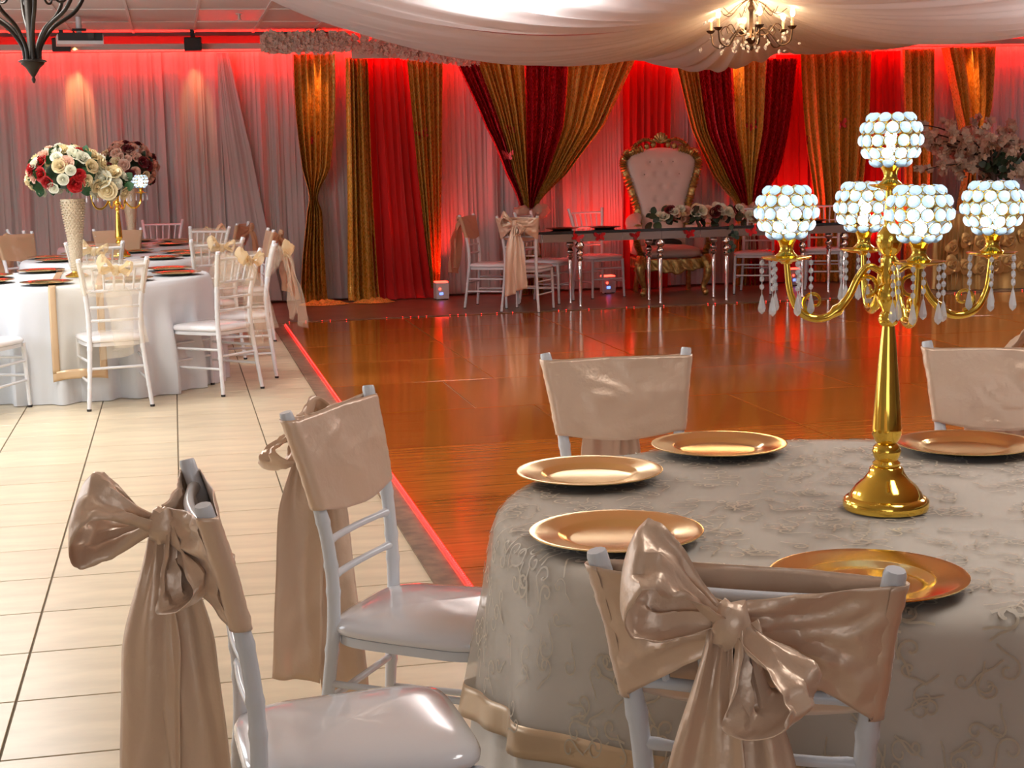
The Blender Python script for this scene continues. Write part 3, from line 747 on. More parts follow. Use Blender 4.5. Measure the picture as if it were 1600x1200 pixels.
# ------------------------------------------------------------------ bows and bands on the chair backs
def ridge(v): return 1 - 2 * abs(noise.noise(v))
def band_fn(seed, zk, ztop, zbot, crease, yk):
    def fn(s, h):
        def edge(k):
            zt = lerp(zk + .028, ztop, k ** .8); zb = lerp(zk - .032, zbot, k ** .9)
            return lerp(zb, zt, h)
        def disp(x, z, amt):
            return amt * (ridge(Vector((x * 5 + z * 6 + seed, z * 16 - x * 7, seed * .7))) ** 3) * crease
        if s < .3 or s > .7:                       # behind, running to the knot
            sg = 1 if s < .3 else -1; k = (s if s < .3 else 1 - s) / .3
            z = edge(k); p = post_at(z)
            x = sg * lerp(.012, p.x + .010, k)
            y = lerp(yk, p.y - .0195, k ** .7)
            rad = math.sin(h * 11 + 4 * noise.noise(Vector((k * 2, h * 3, seed))) + seed) * .007 * math.sin(PI * min(1, k + .12)) * crease + .006 * crease * ridge(Vector((k * 3 + seed, h * 5 - k * 2, seed)))
            return (x, y + rad - abs(disp(x, z, .004)), z)
        if s < .36 or s > .64:                     # around the post
            sg = 1 if s < .36 else -1
            q = ((s - .3) / .06 if s < .36 else (.7 - s) / .06) * PI
            z = edge(1); p = post_at(z); r = .0185 + .004 * abs(noise.noise(Vector((z * 40, q, seed)))) * crease
            return (sg * (p.x + r * math.sin(q)), p.y - r * math.cos(q), z + .006 * crease * noise.noise(Vector((z * 20, sg, seed + 4))))
        f = (s - .36) / .28                        # across the front
        z = edge(1); p = post_at(z); x = lerp(p.x, -p.x, f)
        e = math.sin(PI * f)
        return (x, p.y + .0185 + e * (.003 + disp(x, z, .0035) + .004 * math.sin(f * 9 + h * 5 + seed) * (.3 + .7 * math.exp(-((f - .45) / .2) ** 2))), z - .012 * e * (1 - h) * 2 + .004 * e)
    return fn
def loop_fn(base, d, opn, L, B, wmax, seed, crease=1.0, wdir=None):
    base, d, opn = Vector(base), Vector(d).normalized(), Vector(opn).normalized()
    ax = (Vector(wdir) if wdir else d.cross(opn)).normalized()
    def fn(u, v):
        t = u; w_ = lerp(.018, wmax, math.sin(PI * t) ** .8)
        c = base + d * (L * math.sin(PI * t) ** .75) + opn * (B * math.sin(2 * PI * t))
        q = v - .5
        wr = .010 * crease * math.sin(q * 13 + seed + 3 * noise.noise(Vector((t * 3, q * 2, seed)))) * (1.2 - math.sin(PI * t))
        n_ = .016 * crease * noise.noise(Vector((t * 6 + seed, q * 4, 1.7))) + .007 * crease * ridge(Vector((t * 9 + seed, q * 3 + t * 4, 4.2)))
        return c + ax * (q * w_) + opn * (wr + n_) - d * (.35 * w_ * q * q)
    return fn
def tail_fn(x0, x1, y0, z0, L, w0, w1, seed, lean=0.0, yb=-.02, crease=1.0, hang=False):
    def fn(u, v):
        q = u - .5; k = v ** .8
        w_ = lerp(w0, w1, smooth(0, .35, v)) * (1 + .08 * noise.noise(Vector((v * 3, seed, 0))))
        x = lerp(x0, x1, k) + q * w_ + lean * v
        y = y0 + yb * (v ** .55 if hang else math.sin(PI * min(1, v * 1.1))) + crease * (.013 * math.sin(q * 6 + seed + v * 2.2) * (.35 + v) + .006 * math.sin(q * 15 + seed * 2 + v * 3) * max(0, 1 - 1.6 * v) + .010 * noise.noise(Vector((q * 3, v * 4, seed))))
        return (x, y, z0 - L * v + .03 * q * v)
    return fn
def bow(cx, cy, f, label, group, kind='satin', seed=0, loops=True, twist=0.0, up=.38, big=1.0):
    t = thing({'satin': 'satin_bow', 'organza': 'organza_bow', 'tan': 'chiffon_bow'}[kind], label, 'bow', (cx, cy, 0), heading(f), group)
    mb_, mk, mt = {'satin': (M['satin'],) * 3, 'organza': (M['organza'], M['organza_k'], M['organza']), 'tan': (M['tan'],) * 3}[kind]
    zk = .842; yk = -.325; org = kind != 'satin'
    thick(MB().grid(band_fn(seed, zk, .893, .69, 1.0, yk), 120, 26).build('band', mb_, t), 0 if org else .0012)
    blob((0, yk - .012, zk), .026, seed, (1, .8, 1.25), .35, 16, 10).build('knot', mk, t)
    s = .78 if org else big
    TW_ = Matrix.Translation((0, yk + .02, 0)) @ Matrix.Rotation(math.radians(twist), 4, 'Z') @ Matrix.Translation((0, -yk - .02, 0))
    if loops:
        thick(MB().grid(loop_fn((-.008, yk - .012, zk + .002), (-.86, -.12, up), (.25, -.35, .75), .135 * s, .045 * s, .115 * s, seed + 1, 1.0, (-.1, .75, .65)), 44, 12).build('loop', mk, t), .0012)
        thick(MB().grid(loop_fn((.012, yk - .016, zk - .004), (.50, -.30, -.70) if not org else (.8, -.2, .2), (.80, -.3, .45) if not org else (0, -.4, .9), .118 * s, .042 * s, .10 * s, seed + 2.3, 1.0, (.35, .85, .35)), 44, 12).build('loop', mk, t), .0012)
    else:
        blob((.0, yk - .02, zk + .030), .032, seed + 2, (1.1, .7, 1), .3).build('loop', mk, t)
    if kind == 'satin':
        thick(MB().grid(tail_fn(-.012, -.055, yk - .012, zk - .005, .66, .035, .115, seed + .4, 0, -.025), 16, 34).build('tail', mt, t), .0012)
        thick(MB().grid(tail_fn(.012, .045, yk - .004, zk - .01, .60, .035, .115, seed + 2.1, .02, -.012), 16, 34).build('tail', mt, t), .0012)
    else:
        thick(MB().grid(tail_fn(-.01, -.03, yk - .012, zk - .005, .50, .04, .20, seed + .4, 0, -.10, 2.0, True), 20, 26).build('tail', mt, t), 0)
        thick(MB().grid(tail_fn(.012, .05, yk - .004, zk - .01, .44, .04, .20, seed + 2.1, .02, -.04, 2.0, True), 20, 26).build('tail', mt, t), 0)
    t.scale = (1, 1, 1.014)
    if twist:
        for o in t.children:
            if o.name.startswith('tail') or (twist > 0 and o.name.startswith(('loop', 'knot'))): o.data.transform(TW_)
    return t

def back_center(Mx, My, f, d=.262):
    l = math.hypot(*f); f = (f[0] / l, f[1] / l)
    return Mx + d * f[0], My + d * f[1], f
G1 = 'chairs around the candelabra table'; GB1 = 'satin bows on the chairs of the candelabra table'
near = [((.726, 1.914), (.52, .855), 'with its seat pushed under the embroidered overlay', 1.0, 0, .38, 1.1),
        ((.01, 2.69), (.998, .054), 'turned sideways beside the aisle tiles', 4.2, 62, .05, 1.15),
        ((.33, 3.55), (.83, -.55), 'standing beside the red floor light strip', 7.7, -50, -.15, .9),
        ((1.20, 4.15), (-.07, -1.0), 'backed by the dance floor', 2.9, 0, -.35, .9),
        ((2.27, 3.93), (-.42, -.9), 'beyond the candelabra base', 5.5, 0, .42, .95)]
for (m_, f, tx, sd, tw, up_, bg) in near:
    cx, cy, f = back_center(m_[0], m_[1], f)
    chair(cx, cy, f, 'white chiavari chair at candelabra table ' + tx, G1)
    bow(cx, cy, f, 'champagne satin bow on the chair ' + tx, GB1, 'satin', sd, True, tw, up_, bg)
G2 = 'chairs around the linen-covered tables'; GB2 = 'sheer bows on the chairs of the linen tables'
def foot_center(Mx, My, f): return back_center(Mx, My, f, .235)
for (m_, f, tx, kind, sd) in [
        (foot_center(-.38, 9.575, (-.18, .98)), 0, 'with its back to the aisle, beside the runner', 'organza', 1.3),
        (foot_center(.375, 9.99, (-.72, .69)), 0, 'set at an angle to the white cloth', 'organza', 3.3),
        (foot_center(.64, 10.78, (-1, .05)), 0, 'sideways by the end of the red light strip', 'organza', 5.1)]:
    cx, cy, f = m_
    chair(cx, cy, f, 'white chiavari chair at the vase table ' + tx, G2); bow(cx, cy, f, 'pale organza bow on the chair ' + tx, GB2, kind, sd)
fA = (.38, .92); chair(-1.19, 9.74, fA, 'white chiavari chair without visible bow at the vase table, past the runner', G2)
for (m_, f, tx, kind, sd) in [
        ((-.585, 11.70), (.05, 1), 'between the vase table and slim candelabra table', 'organza', 2.0),
        ((.30, 11.62), (-.35, .94), 'at the slim candelabra table, behind the angled chair', 'organza', 4.0),
        ((-1.36, 13.85), (.72, -.68), 'with a broad tan band beyond the vase table', 'tan', 6.0),
        ((-.50, 14.08), (.02, -1), 'just behind the gold candelabra stem', 'tan', 7.0),
        ((.30, 13.95), (-.55, -.83), 'beyond the chargers of the slim candelabra table', 'organza', 8.0),
        ((.78, 13.0), (-1, -.05), 'side-on near the tied gold drape', 'tan', 9.0),
        ((.62, 14.6), (-.95, .3), 'with a tan band close to the white curtain', 'tan', 10.0),
        ((-1.40, 14.45), (.9, .42), 'showing bare spindles near the curtain behind the vase', None, 11.0),
        ((-.12, 15.98), (-.2, -1), 'showing bare spindles behind the shaded flowers', None, 12.0)]:
    cx, cy, f = back_center(m_[0], m_[1], f)
    chair(cx, cy, f, 'white chiavari chair ' + tx, G2)
    if kind: bow(cx, cy, f, ('pale organza' if kind == 'organza' else 'tan chiffon') + ' bow on the chair ' + tx, GB2, kind, sd, loops=(kind == 'organza'))
G3 = 'chairs around the head table'
for (cx, cy, f, tx, kind, sd) in [
        (3.05, 14.91, (.85, -.5), 'side-on between the light box and glass table', 'tan', 1.7),
        (3.29, 14.41, (.54, .84), 'back to the dance floor at the glass table', 'satin', 3.9),
        (3.66, 15.12, (.8, -.6), 'half hidden behind the champagne-tied chair under the big swag', None, 0),
        (4.30, 15.5, (.25, -.97), 'with bare spindles behind the glass table beside the throne', None, 0),
        (5.92, 15.2, (-.5, -.85), 'under the flower garland beside the throne', None, 0),
        (6.75, 15.35, (-.4, -.9), 'at the far end of the glass table before the wide gold drape', None, 0)]:
    l = math.hypot(*f); f = (f[0] / l, f[1] / l)
    chair(cx, cy, f, 'white chiavari chair ' + tx, G3)
    if kind: bow(cx, cy, f, ('tan chiffon' if kind == 'tan' else 'champagne satin') + ' bow on the chair ' + tx, 'bows at the head table', kind, sd, loops=kind == 'satin')

# ------------------------------------------------------------------ tablecloths
def cloth(cx, cy, R, z0, zend, nf, amp, flare, seed, dents=(), lift=0.0):
    rc = .035
    Lc = rc * PI / 2
    def pt(th, s):
        """th: angle, s: distance over the cloth from the centre"""
        s0 = R - rc
        if s <= s0: return Vector((cx + s * math.cos(th), cy + s * math.sin(th), z0 + lift + .0015 * noise.noise(Vector((s * 6 * math.cos(th), s * 6 * math.sin(th), seed)))))
        if s <= s0 + Lc:
            q = (s - s0) / rc; r = s0 + rc * math.sin(q); dz = rc * (1 - math.cos(q)); k = 0.0
        else:
            dz = rc + (s - s0 - Lc); r = R; k = dz
        t = min(1, k / .6); g = smooth(0, .55, k)
        fold = math.sin(nf * th + seed + 1.3 * noise.noise(Vector((math.cos(th) * 2, math.sin(th) * 2, seed)))) + .45 * math.sin(nf * 1.73 * th + 2 * seed)
        r += flare * t + amp * g * fold
        for a, dp in dents:
            d = (th - a + PI) % (2 * PI) - PI
            r -= dp * math.exp(-(d / .30) ** 2) * smooth(.02, .25, k)
        return Vector((cx + (r + lift) * math.cos(th), cy + (r + lift) * math.sin(th), max(z0 + lift - dz, zend)))
    return pt
def cloth_mesh(pt, R, smax, nth, extra=14, rings=10):
    ss = [R * .97 * (i / rings) for i in range(rings)] + [R - .035 + .055 * i / 4 for i in range(5)]
    base = ss[-1]; ss += [lerp(base, smax, (i + 1) / extra) for i in range(extra)]
    ss[0] = .002
    return MB().grid(lambda u, v: pt(u * 2 * PI, ss[int(round(v * (len(ss) - 1)))]), nth, len(ss) - 1, True)
TCX, TCY, TR, TZ = 1.36, 2.87, .765, .742
dN0 = (math.atan2(-.956, -.634), .14)
under = cloth(TCX, TCY, TR, TZ, .004, 15, .020, .05, .7, [dN0])
o = cloth_mesh(under, TR, TR + .74, 220, 18).build('tablecloth', M['under']); tag(o, 'plain ivory cloth hanging to the floor under the embroidered overlay', 'tablecloth')
over = cloth(TCX, TCY, TR, TZ, -9, 15, .026, .075, .7, [dN0], .004)
SM = TR + .40
ov = thing('table_overlay', 'grey sheer overlay with scroll embroidery and satin border on the candelabra table', 'tablecloth', (0, 0, 0))
def hem(th): return SM + .07 * math.cos(2 * (th + .9)) 
def ofn(k0, k1, n_):
    def fn(u, v):
        th = u * 2 * PI; s = lerp(k0, k1, v)
        H_ = hem(th)
        s = s if s < TR * .99 else TR * .99 + (s - TR * .99) * (H_ - TR * .99) / (SM - TR * .99)
        return over(th, s)
    return fn
MB().grid(ofn(.002, SM - .065, 0), 220, 60, True).build('voile', M['overlay'], ov)
thick(MB().grid(ofn(SM - .066, SM, 0), 220, 4, True).build('satin_border', M['border'], ov), .0025)
# embroidered scrolls lying in the voile
em = MB(); er = random.Random(11)
def stitch(pts, wd):
    n = len(pts); vs = []
    for i in range(n):
        p = pts[i]; q = pts[min(i + 1, n - 1)]; p_ = pts[max(i - 1, 0)]
        dx, dy = q[0] - p_[0], q[1] - p_[1]; l = math.hypot(dx, dy) or 1
        for sg in (-1, 1):
            x, y = p[0] - sg * dy / l * wd, p[1] + sg * dx / l * wd
            s = math.hypot(x, y); th = math.atan2(y, x)
            P_ = over(th, s); nrm = Vector((0, 0, 1)) if s < TR - .02 else Vector((math.cos(th), math.sin(th), .2))
            vs.append(P_ + nrm * .0028)
    em.add(vs, [(2*i, 2*i+1, 2*i+3, 2*i+2) for i in range(n - 1)])
for k in range(1150):
    rr_ = math.sqrt(er.random()) * (SM - .09); an = er.uniform(0, 2 * PI)
    bx_, by_ = rr_ * math.cos(an), rr_ * math.sin(an)
    rot = er.uniform(0, 2 * PI); sg = er.choice((-1, 1)); r0 = er.uniform(.014, .026)
    pts = []
    for i in range(16):
        q = i / 15 * 3.4 * PI / 2 * 1.15; r = r0 * (1 - .055 * i)
        pts.append((bx_ + r * math.cos(rot + sg * q), by_ + r * math.sin(rot + sg * q)))
    # stem
    p0 = pts[0]; tx, ty = -math.sin(rot) * sg, math.cos(rot) * sg
    stem = [(p0[0] - tx * .018 * i + .004 * i * i * math.cos(rot) * .6, p0[1] - ty * .018 * i + .004 * i * i * math.sin(rot) * .6) for i in range(2, 0, -1)]
    pts = stem + pts
    if max(math.hypot(*p) for p in pts) > SM - .075: continue
    stitch(pts, .0015 + .0009 * er.random())
o = em.build('embroidery', M['thread'], ov); o['kind'] = 'stuff'

# white linen tables on the aisle side
LT = [(-.63, 10.75, .85, 'white linen cloth on the vase table, hanging in folds to the tiles', 1.1),
      (-.45, 12.90, .78, 'white linen cloth on the table with the slim gold candelabra', 2.2),
      (-.38, 14.9, .70, 'white linen cloth on the shaded table by the curtain', 3.3)]
LZ = .735
LPT = []
for (cx, cy, R, lb, sd) in LT:
    pt = cloth(cx, cy, R, LZ, .004, 22, .036, .06, sd, [(math.atan2(-.93, .2), .10), (math.atan2(-.62, .85), .06)] if sd == 1.1 else ())
    LPT.append(pt)
    tag(cloth_mesh(pt, R, R + .735, 240, 14).build('tablecloth', M['linen']), lb, 'tablecloth')

# champagne runner with satin edges on the vase table
def runner():
    cx, cy, R = LT[0][:3]
    t = thing('table_runner', 'sheer champagne runner with satin edges hanging over the vase table', 'runner', (cx, cy, LZ))
    rc = .04
    dx, dy = math.sin(.03), -math.cos(.03)
    px_, py_ = -dy, dx
    def pt(wq, s):
        lim = math.sqrt(max(R * R - wq * wq, 0))
        if s < lim: return (dx * s + px_ * wq, dy * s + py_ * wq, .006)
        k = s - lim
        out = .012 + .075 * min(1, k / .5) + .012 * math.sin(wq * 30 + k * 3)
        return (dx * (lim + out) + px_ * wq, dy * (lim + out) + py_ * wq, .006 - k)
    def strip(w0, w1, s0, s1, nu, nv): return MB().grid(lambda u, v: pt(lerp(w0, w1, u), lerp(s0, s1, v)), nu, nv)
    off = -.02
    strip(off - .13, off + .13, -.80, 1.36, 12, 70).build('gauze', M['organza'], t)
    for a, b_ in ((off - .165, off - .12), (off + .12, off + .165)): thick(strip(a, b_, -.80, 1.37, 4, 70).build('satin_edge', M['border'], t), .002)
    thick(strip(off - .165, off + .165, 1.36, 1.42, 14, 3).build('satin_edge', M['border'], t), .002)
runner()

# ------------------------------------------------------------------ charger plates
def charger_mesh(mt, r=.165):
    prof = [(0, .004), (.085, .004), (.098, .006), (.108, .0125), (.112, .0135), (.150, .0185), (.162, .0205), (.165, .0200), (.1645, .0180), (.150, .0150), (.108, .0085), (.095, .0008), (0, .0005)]
    return MB().lathe([(a, z) for a, z in prof[::-1]], 64).mesh('charger_plate', mt)
cm = charger_mesh(M['goldp'])
def plate(x, y, z, lb, gp, me=cm, rx=0.0):
    o = link('charger_plate', me); o.location = (x, y, z); tag(o, lb, 'plate', gp); return o
zt = TZ + .0075
for x, y, lb in [(.885, 3.29, 'gold charger on the embroidered overlay beside the chair by the dance floor'), (1.27, 3.50, 'gold charger on the embroidered overlay at the dance floor side'),
                 (.785, 2.73, 'gold charger with bright white reflection, before the aisle-side chairs'), (1.10, 2.31, 'gold charger partly hidden by the big champagne bow'),
                 (1.83, 3.32, 'gold charger on the embroidered overlay just behind the candelabra base')]:
    plate(x, y, zt, lb, 'gold chargers on the candelabra table')
k_ = 0
for (cx, cy, R, lb, sd), nm in zip(LT, ('vase table', 'table with the slim gold candelabra', 'shaded table by the curtain')):
    for k in range(8):
        a = k * PI / 4 + .39 + sd * .1
        plate(cx + (R - .2) * math.cos(a), cy + (R - .2) * math.sin(a), LZ + .0035, f'gold charger laid round the {nm}', f'chargers on the {nm}')

# ------------------------------------------------------------------ gold candelabra with crystal globes
globe_lat = [(-56, 8), (-30, 12), (-4, 14), (22, 13), (46, 10)]
GR = .056
gem_me = MB().lathe([(1.0, -.001), (.86, .0045), (.52, .0078), (.0, .0085)], 10)
gem_me.f = [f for f in gem_me.f if len(f) == 4]
gem_me.v = [(x * .0121, y * .0121, z) for x, y, z in gem_me.v]
gem_me = gem_me.mesh('crystal', M['crystal'], False)
def frame_at(lat, lon):
    n_ = Vector((math.cos(lat) * math.cos(lon), math.cos(lat) * math.sin(lon), math.sin(lat)))
    q = n_.to_track_quat('Z', 'Y').to_matrix().to_4x4()
    return Matrix.Translation(n_ * GR) @ q
def cage():
    mb = MB()
    for k, (la, n) in enumerate(globe_lat):
        for i in range(n):
            F_ = frame_at(math.radians(la), 2 * PI * (i + .5 * (k % 2)) / n)
            mb.tube([F_ @ Vector((0.0128 * math.cos(q * PI / 6), .0128 * math.sin(q * PI / 6), 0)) for q in range(13)], .0010, 4, False)
    return mb.mesh('globe', M['gold'])
cage_me = cage()
bulb_me = MB().lathe([(.008, -.045), (.008, -.010), (.011, -.004), (.0115, .006), (.007, .016), (.001, .022)], 12).mesh('led_candle', M['led'])
cup_me = MB().lathe([(.0, -.094), (.020, -.094), (.023, -.088), (.016, -.082), (.013, -.074), (.015, -.064), (.022, -.052), (.029, -.044), (.0305, -.043), (.0, -.044)], 24).mesh('cup', M['gold'])
dish_me = MB().lathe([(.0, -.100), (.010, -.104), (.014, -.100), (.044, -.095), (.050, -.092), (.0495, -.090), (.02, -.095), (0, -.095)], 28).mesh('drip_dish', M['gold'])
def globe_set(parent, pos, nstr, rot, detail=True):
    g = link('globe', cage_me, parent, Matrix.Translation(pos) @ Matrix.Rotation(rot, 4, 'Z'))
    for k, (la, n) in enumerate(globe_lat):
        for i in range(n): link('crystal', gem_me, g, frame_at(math.radians(la), 2 * PI * (i + .5 * (k % 2)) / n))
    link('led_candle', bulb_me, g)
    link('cup', cup_me, parent, Matrix.Translation(pos))
    if nstr:
        link('drip_dish', dish_me, parent, Matrix.Translation(pos))
        for i in range(nstr):
            a = rot + 2 * PI * i / nstr
            p = Vector(pos) + Vector((.048 * math.cos(a), .048 * math.sin(a), -.094))
            st = MB().tube([(0, 0, 0), (0, 0, -.07)], .0008, 4)
            for q in range(4): st.ball((0, 0, -.008 - .016 * q), .0052, 6, 4, (1, 1, 1.15))
            s_ = link('crystal_string', st.mesh('crystal_string', M['pendant'], False), parent, Matrix.Translation(p))
            link('crystal_drop', drop_me, s_, Matrix.Translation((0, 0, -.090)) @ Matrix.Diagonal((.026, .026, .042, 1)))
CX, CY = 1.381, 2.822
cz = TZ + .0065
cd = thing('candelabra', 'tall polished gold candelabra with five lit crystal globes and hanging pendants', 'candelabra', (CX, CY, cz))
u_ = .00131
base_p = [(0, 0), (.084, 0), (.086, .006), (.086, .018), (.080, .024), (.074, .026), (.071, .033), (.060, .048), (.044, .062), (.035, .076), (.033, .084), (.027, .088)]
MB().lathe(base_p, 48).build('base', M['gold'], cd)
stem_p = [(.026, .087), (.028, .094), (.022, .100), (.026, .108), (.029, .118), (.026, .128), (.019, .134), (.024, .140), (.029, .152), (.0295, .165), (.026, .215), (.021, .28), (.0155, .345), (.0125, .372),
          (.018, .376), (.021, .386), (.018, .396), (.013, .402), (.016, .410), (.025, .424), (.0265, .436), (.022, .450), (.015, .458), (.017, .470), (.0175, .505), (.013, .512), (.022, .524), (.0265, .540), (.024, .556), (.015, .566), (.011, .575), (.0105, .60), (.0085, .648)]
MB().lathe(stem_p, 32).build('stem', M['gold'], cd)
MB().lathe([(.0, .640), (.012, .640), (.040, .650), (.042, .653), (.012, .652), (0, .652)], 28).build('top_dish', M['gold'], cd)
globe_set(cd, (0, 0, .742), 0, .2)
L_ = .205; bear = math.atan2(CX, CY)
rt = Vector((math.cos(bear), -math.sin(bear), 0)); aw = Vector((math.sin(bear), math.cos(bear), 0))
for k, an in enumerate((15, 105, 195, 285)):
    d = rt * math.cos(math.radians(an)) + aw * math.sin(math.radians(an))
    P_ = [cr([(.012, 0, .478), (.04, 0, .492), (.062, 0, .470), (.085, 0, .425), (.125, 0, .392), (.170, 0, .398), (.196, 0, .440), (L_, 0, .512)], t / 30) for t in range(31)]
    arm = MB().tube([d * p.x + Vector((0, 0, p.z)) for p in P_], [lerp(.0085, .0062, abs(t / 15 - 1)) + (.004 if t == 15 else 0) for t in range(31)], 9).build('arm', M['gold'], cd)
    sp = []
    for t in range(20):
        q = -PI / 2 + t / 19 * 2.2 * PI; r = .024 * (1 - t / 26)
        sp.append(d * (.150 + r * math.cos(q)) + Vector((0, 0, .424 + r * math.sin(q))))
    MB().tube(sp, [.0045 - .0001 * t for t in range(20)], 7).build('scroll', M['gold'], arm)
    sp = [d * (.045 + .020 * math.cos(q)) + Vector((0, 0, .452 + .020 * math.sin(q))) for q in [.3 + t * .26 for t in range(18)]]
    MB().tube(sp, .0045, 7).build('scroll', M['gold'], arm)
    globe_set(cd, d * L_ + Vector((0, 0, .605)), 6, .3 * k)

# ------------------------------------------------------------------ flowers
def rose_mesh(mt, seed, n=12):
    rr = random.Random(seed); mb = MB()
    for (cnt, r0, r1, z0, z1, curl) in ((3, .10, .20, -.1, .52, 0), (4, .20, .42, -.2, .50, .03), (5, .32, .66, -.3, .40, .10), (6, .42, .92, -.38, .22, .20)):
        sp = rr.uniform(0, 6)
        for p in range(cnt):
            a = sp + 2 * PI * p / cnt + rr.uniform(-.12, .12); wd = 2 * PI / cnt * 1.35; dz = rr.uniform(-.06, .06)
            def fn(u, v):
                q = u - .5; tip = 1 - (2 * q) ** 2 * .35
                rad = lerp(r0, r1, math.sin(v * 1.35) ** 1.1) + curl * max(0, v - .6) * 2.2
                z = lerp(z0, z1 + dz, (v * tip) ** .9) - curl * max(0, v - .7) * 2
                return (rad * math.cos(a + q * wd), rad * math.sin(a + q * wd), z)
            mb.grid(fn, 4, 3)
    mb.ball((0, 0, .16), .24, 8, 5); mb.ball((0, 0, -.15), .32, 8, 5)
    return mb.mesh('rose', mt)
ROSE = {k: [rose_mesh(M['r_' + k], s) for s in (1, 2)] for k in ('white', 'cream', 'pink', 'red', 'wine')}
def leafm(mt):
    def fn(u, v):
        w_ = .38 * math.sin(PI * v) ** .8 * (u - .5) * 2
        return (w_, v - .1, .18 * math.sin(v * 2.6) - .35 * w_ * w_ + .1 * abs(w_))
    return MB().grid(fn, 4, 6).mesh('leaf', mt)
LEAF = leafm(M['leaf']); LEAFD = leafm(M['leafd'])
def face(n_, spin=0.0):
    return Vector(n_).to_track_quat('Z', 'Y').to_matrix().to_4x4() @ Matrix.Rotation(spin, 4, 'Z')
def bouquet(t, c, rx, rz_, n, cols, seed, size, nleaf, leafme, zmin=-.55):
    rr = random.Random(seed); c = Vector(c); k = 0; i = 0
    blob(c, 1.0, seed, (rx * .55, rx * .55, rz_ * .55), .2, 16, 10).build('greenery', M['leafd'], t)
    while k < n:
        i += 1
        z = 1 - 2 * (k + .5) / n
        if z < zmin: break
        a = k * 2.399963 + rr.uniform(-.25, .25); q = math.sqrt(1 - z * z)
        nv = Vector((q * math.cos(a), q * math.sin(a), z))
        p = c + Vector((nv.x * rx, nv.y * rx, nv.z * rz_)) * rr.uniform(.88, 1.02)
        col = rr.choice(cols); s = size * rr.uniform(.7, 1.3)
        link('rose', rr.choice(ROSE[col]), t, Matrix.Translation(p) @ face(nv, rr.uniform(0, 6)) @ Matrix.Scale(s, 4)); k += 1
    for j in range(nleaf):
        z = rr.uniform(zmin - .2, .9); a = rr.uniform(0, 6.28); q = math.sqrt(max(0, 1 - z * z))
        nv = Vector((q * math.cos(a), q * math.sin(a), z))
        p = c + Vector((nv.x * rx, nv.y * rx, nv.z * rz_)) * .82
        link('leaf', leafme, t, Matrix.Translation(p) @ face(nv.cross(Vector((0, 0, 1)) if abs(nv.z) < .9 else Vector((1, 0, 0))).normalized(), rr.uniform(0, 6)) @ Matrix.Scale(size * 1.7, 4))
cols = ['white', 'white', 'white', 'cream', 'cream', 'pink', 'white', 'red']
v1 = thing('flower_vase', 'tall white beaded trumpet vase on the linen table', 'vase', (-.66, 10.72, LZ + .004))
MB().lathe([(0, 0), (.075, 0), (.080, .008), (.06, .018), (.034, .03), (.030, .045)], 24).build('foot', M['gold'], v1)
MB().lathe([(.034, .04), (.038, .10), (.046, .22), (.058, .36), (.072, .47), (.080, .52), (.072, .51), (0, .48)], 28, fl=lambda q: 1 + .012 * math.cos(q * 14)).build('body', M['beadvase'], v1)
bd = MB(); bdr = random.Random(2)
for j in range(27):
    z = .05 + j * .0172; r = cr([(.034, 0, 0), (.038, 0, 0), (.046, 0, 0), (.058, 0, 0), (.072, 0, 0), (.080, 0, 0)], (z - .04) / .48).x
    for i in range(18):
        a = 2 * PI * (i + .5 * (j % 2)) / 18
        bd.ball((r * math.cos(a), r * math.sin(a), z), .0062, 5, 3)
o = bd.build('beads', M['beadvase'], v1); o['kind'] = 'stuff'
fa = thing('rose_arrangement', 'round arrangement of white, blush and red roses in the beaded vase', 'flowers', (-.66, 10.72, LZ + .50))
bouquet(fa, (-.02, 0, .19), .265, .19, 84, cols, 4, .046, 95, LEAF)
# a small dark red and white cluster leaning over to the side
bouquet(fa, (.25, -.02, .10), .13, .12, 26, ['wine', 'wine', 'white', 'cream', 'white'], 6, .05, 12, LEAF)

c2 = thing('candelabra', 'slim gold candelabra with crystal globes on the second linen table', 'candelabra', (-.45, 12.92, LZ + .004))
MB().lathe(base_p, 28).build('base', M['gold'], c2)
MB().lathe(stem_p, 20).build('stem', M['gold'], c2)
gems = MB(); gm = MB().lathe([(.0121, -.001), (.0104, .0045), (.0063, .0078), (0, .0085)], 8); gm.f = [f for f in gm.f if len(f) == 4]
for k, (la, n) in enumerate(globe_lat):
    for i in range(n):
        F_ = frame_at(math.radians(la), 2 * PI * (i + .5 * (k % 2)) / n); gems.add([F_ @ Vector(v) for v in gm.v], gm.f)
gems_me = gems.mesh('crystals', M['crystal'], False)
ball_me = MB().ball((0, 0, 0), GR, 16, 10).mesh('globe', M['crystal'])
for k, an in enumerate((20, 110, 200, 290)):
    d = Vector((math.cos(math.radians(an)), math.sin(math.radians(an)), 0))
    P_ = [cr([(.012, 0, .478), (.04, 0, .492), (.062, 0, .470), (.085, 0, .425), (.125, 0, .392), (.170, 0, .398), (.196, 0, .440), (L_, 0, .512)], t / 20) for t in range(21)]
    MB().tube([d * p.x + Vector((0, 0, p.z)) for p in P_], .008, 7).build('arm', M['gold'], c2)
    pp = d * L_ + Vector((0, 0, .605))
    link('cup', cup_me, c2, Matrix.Translation(pp)); link('drip_dish', dish_me, c2, Matrix.Translation(pp))
    g = link('globe', cage_me, c2, Matrix.Translation(pp)); link('led_candle', bulb_me, g); link('crystals', gems_me, g)['kind'] = 'stuff'
    for i in range(5):
        a = 2 * PI * i / 5
        link('crystal_drop', drop_me, c2, Matrix.Translation(pp + Vector((.048 * math.cos(a), .048 * math.sin(a), -.13))) @ Matrix.Diagonal((.02, .02, .06, 1)))
v3 = thing('flower_vase', 'grey ribbed trumpet vase on the shaded table by the curtain', 'vase', (-.40, 14.9, LZ + .004))
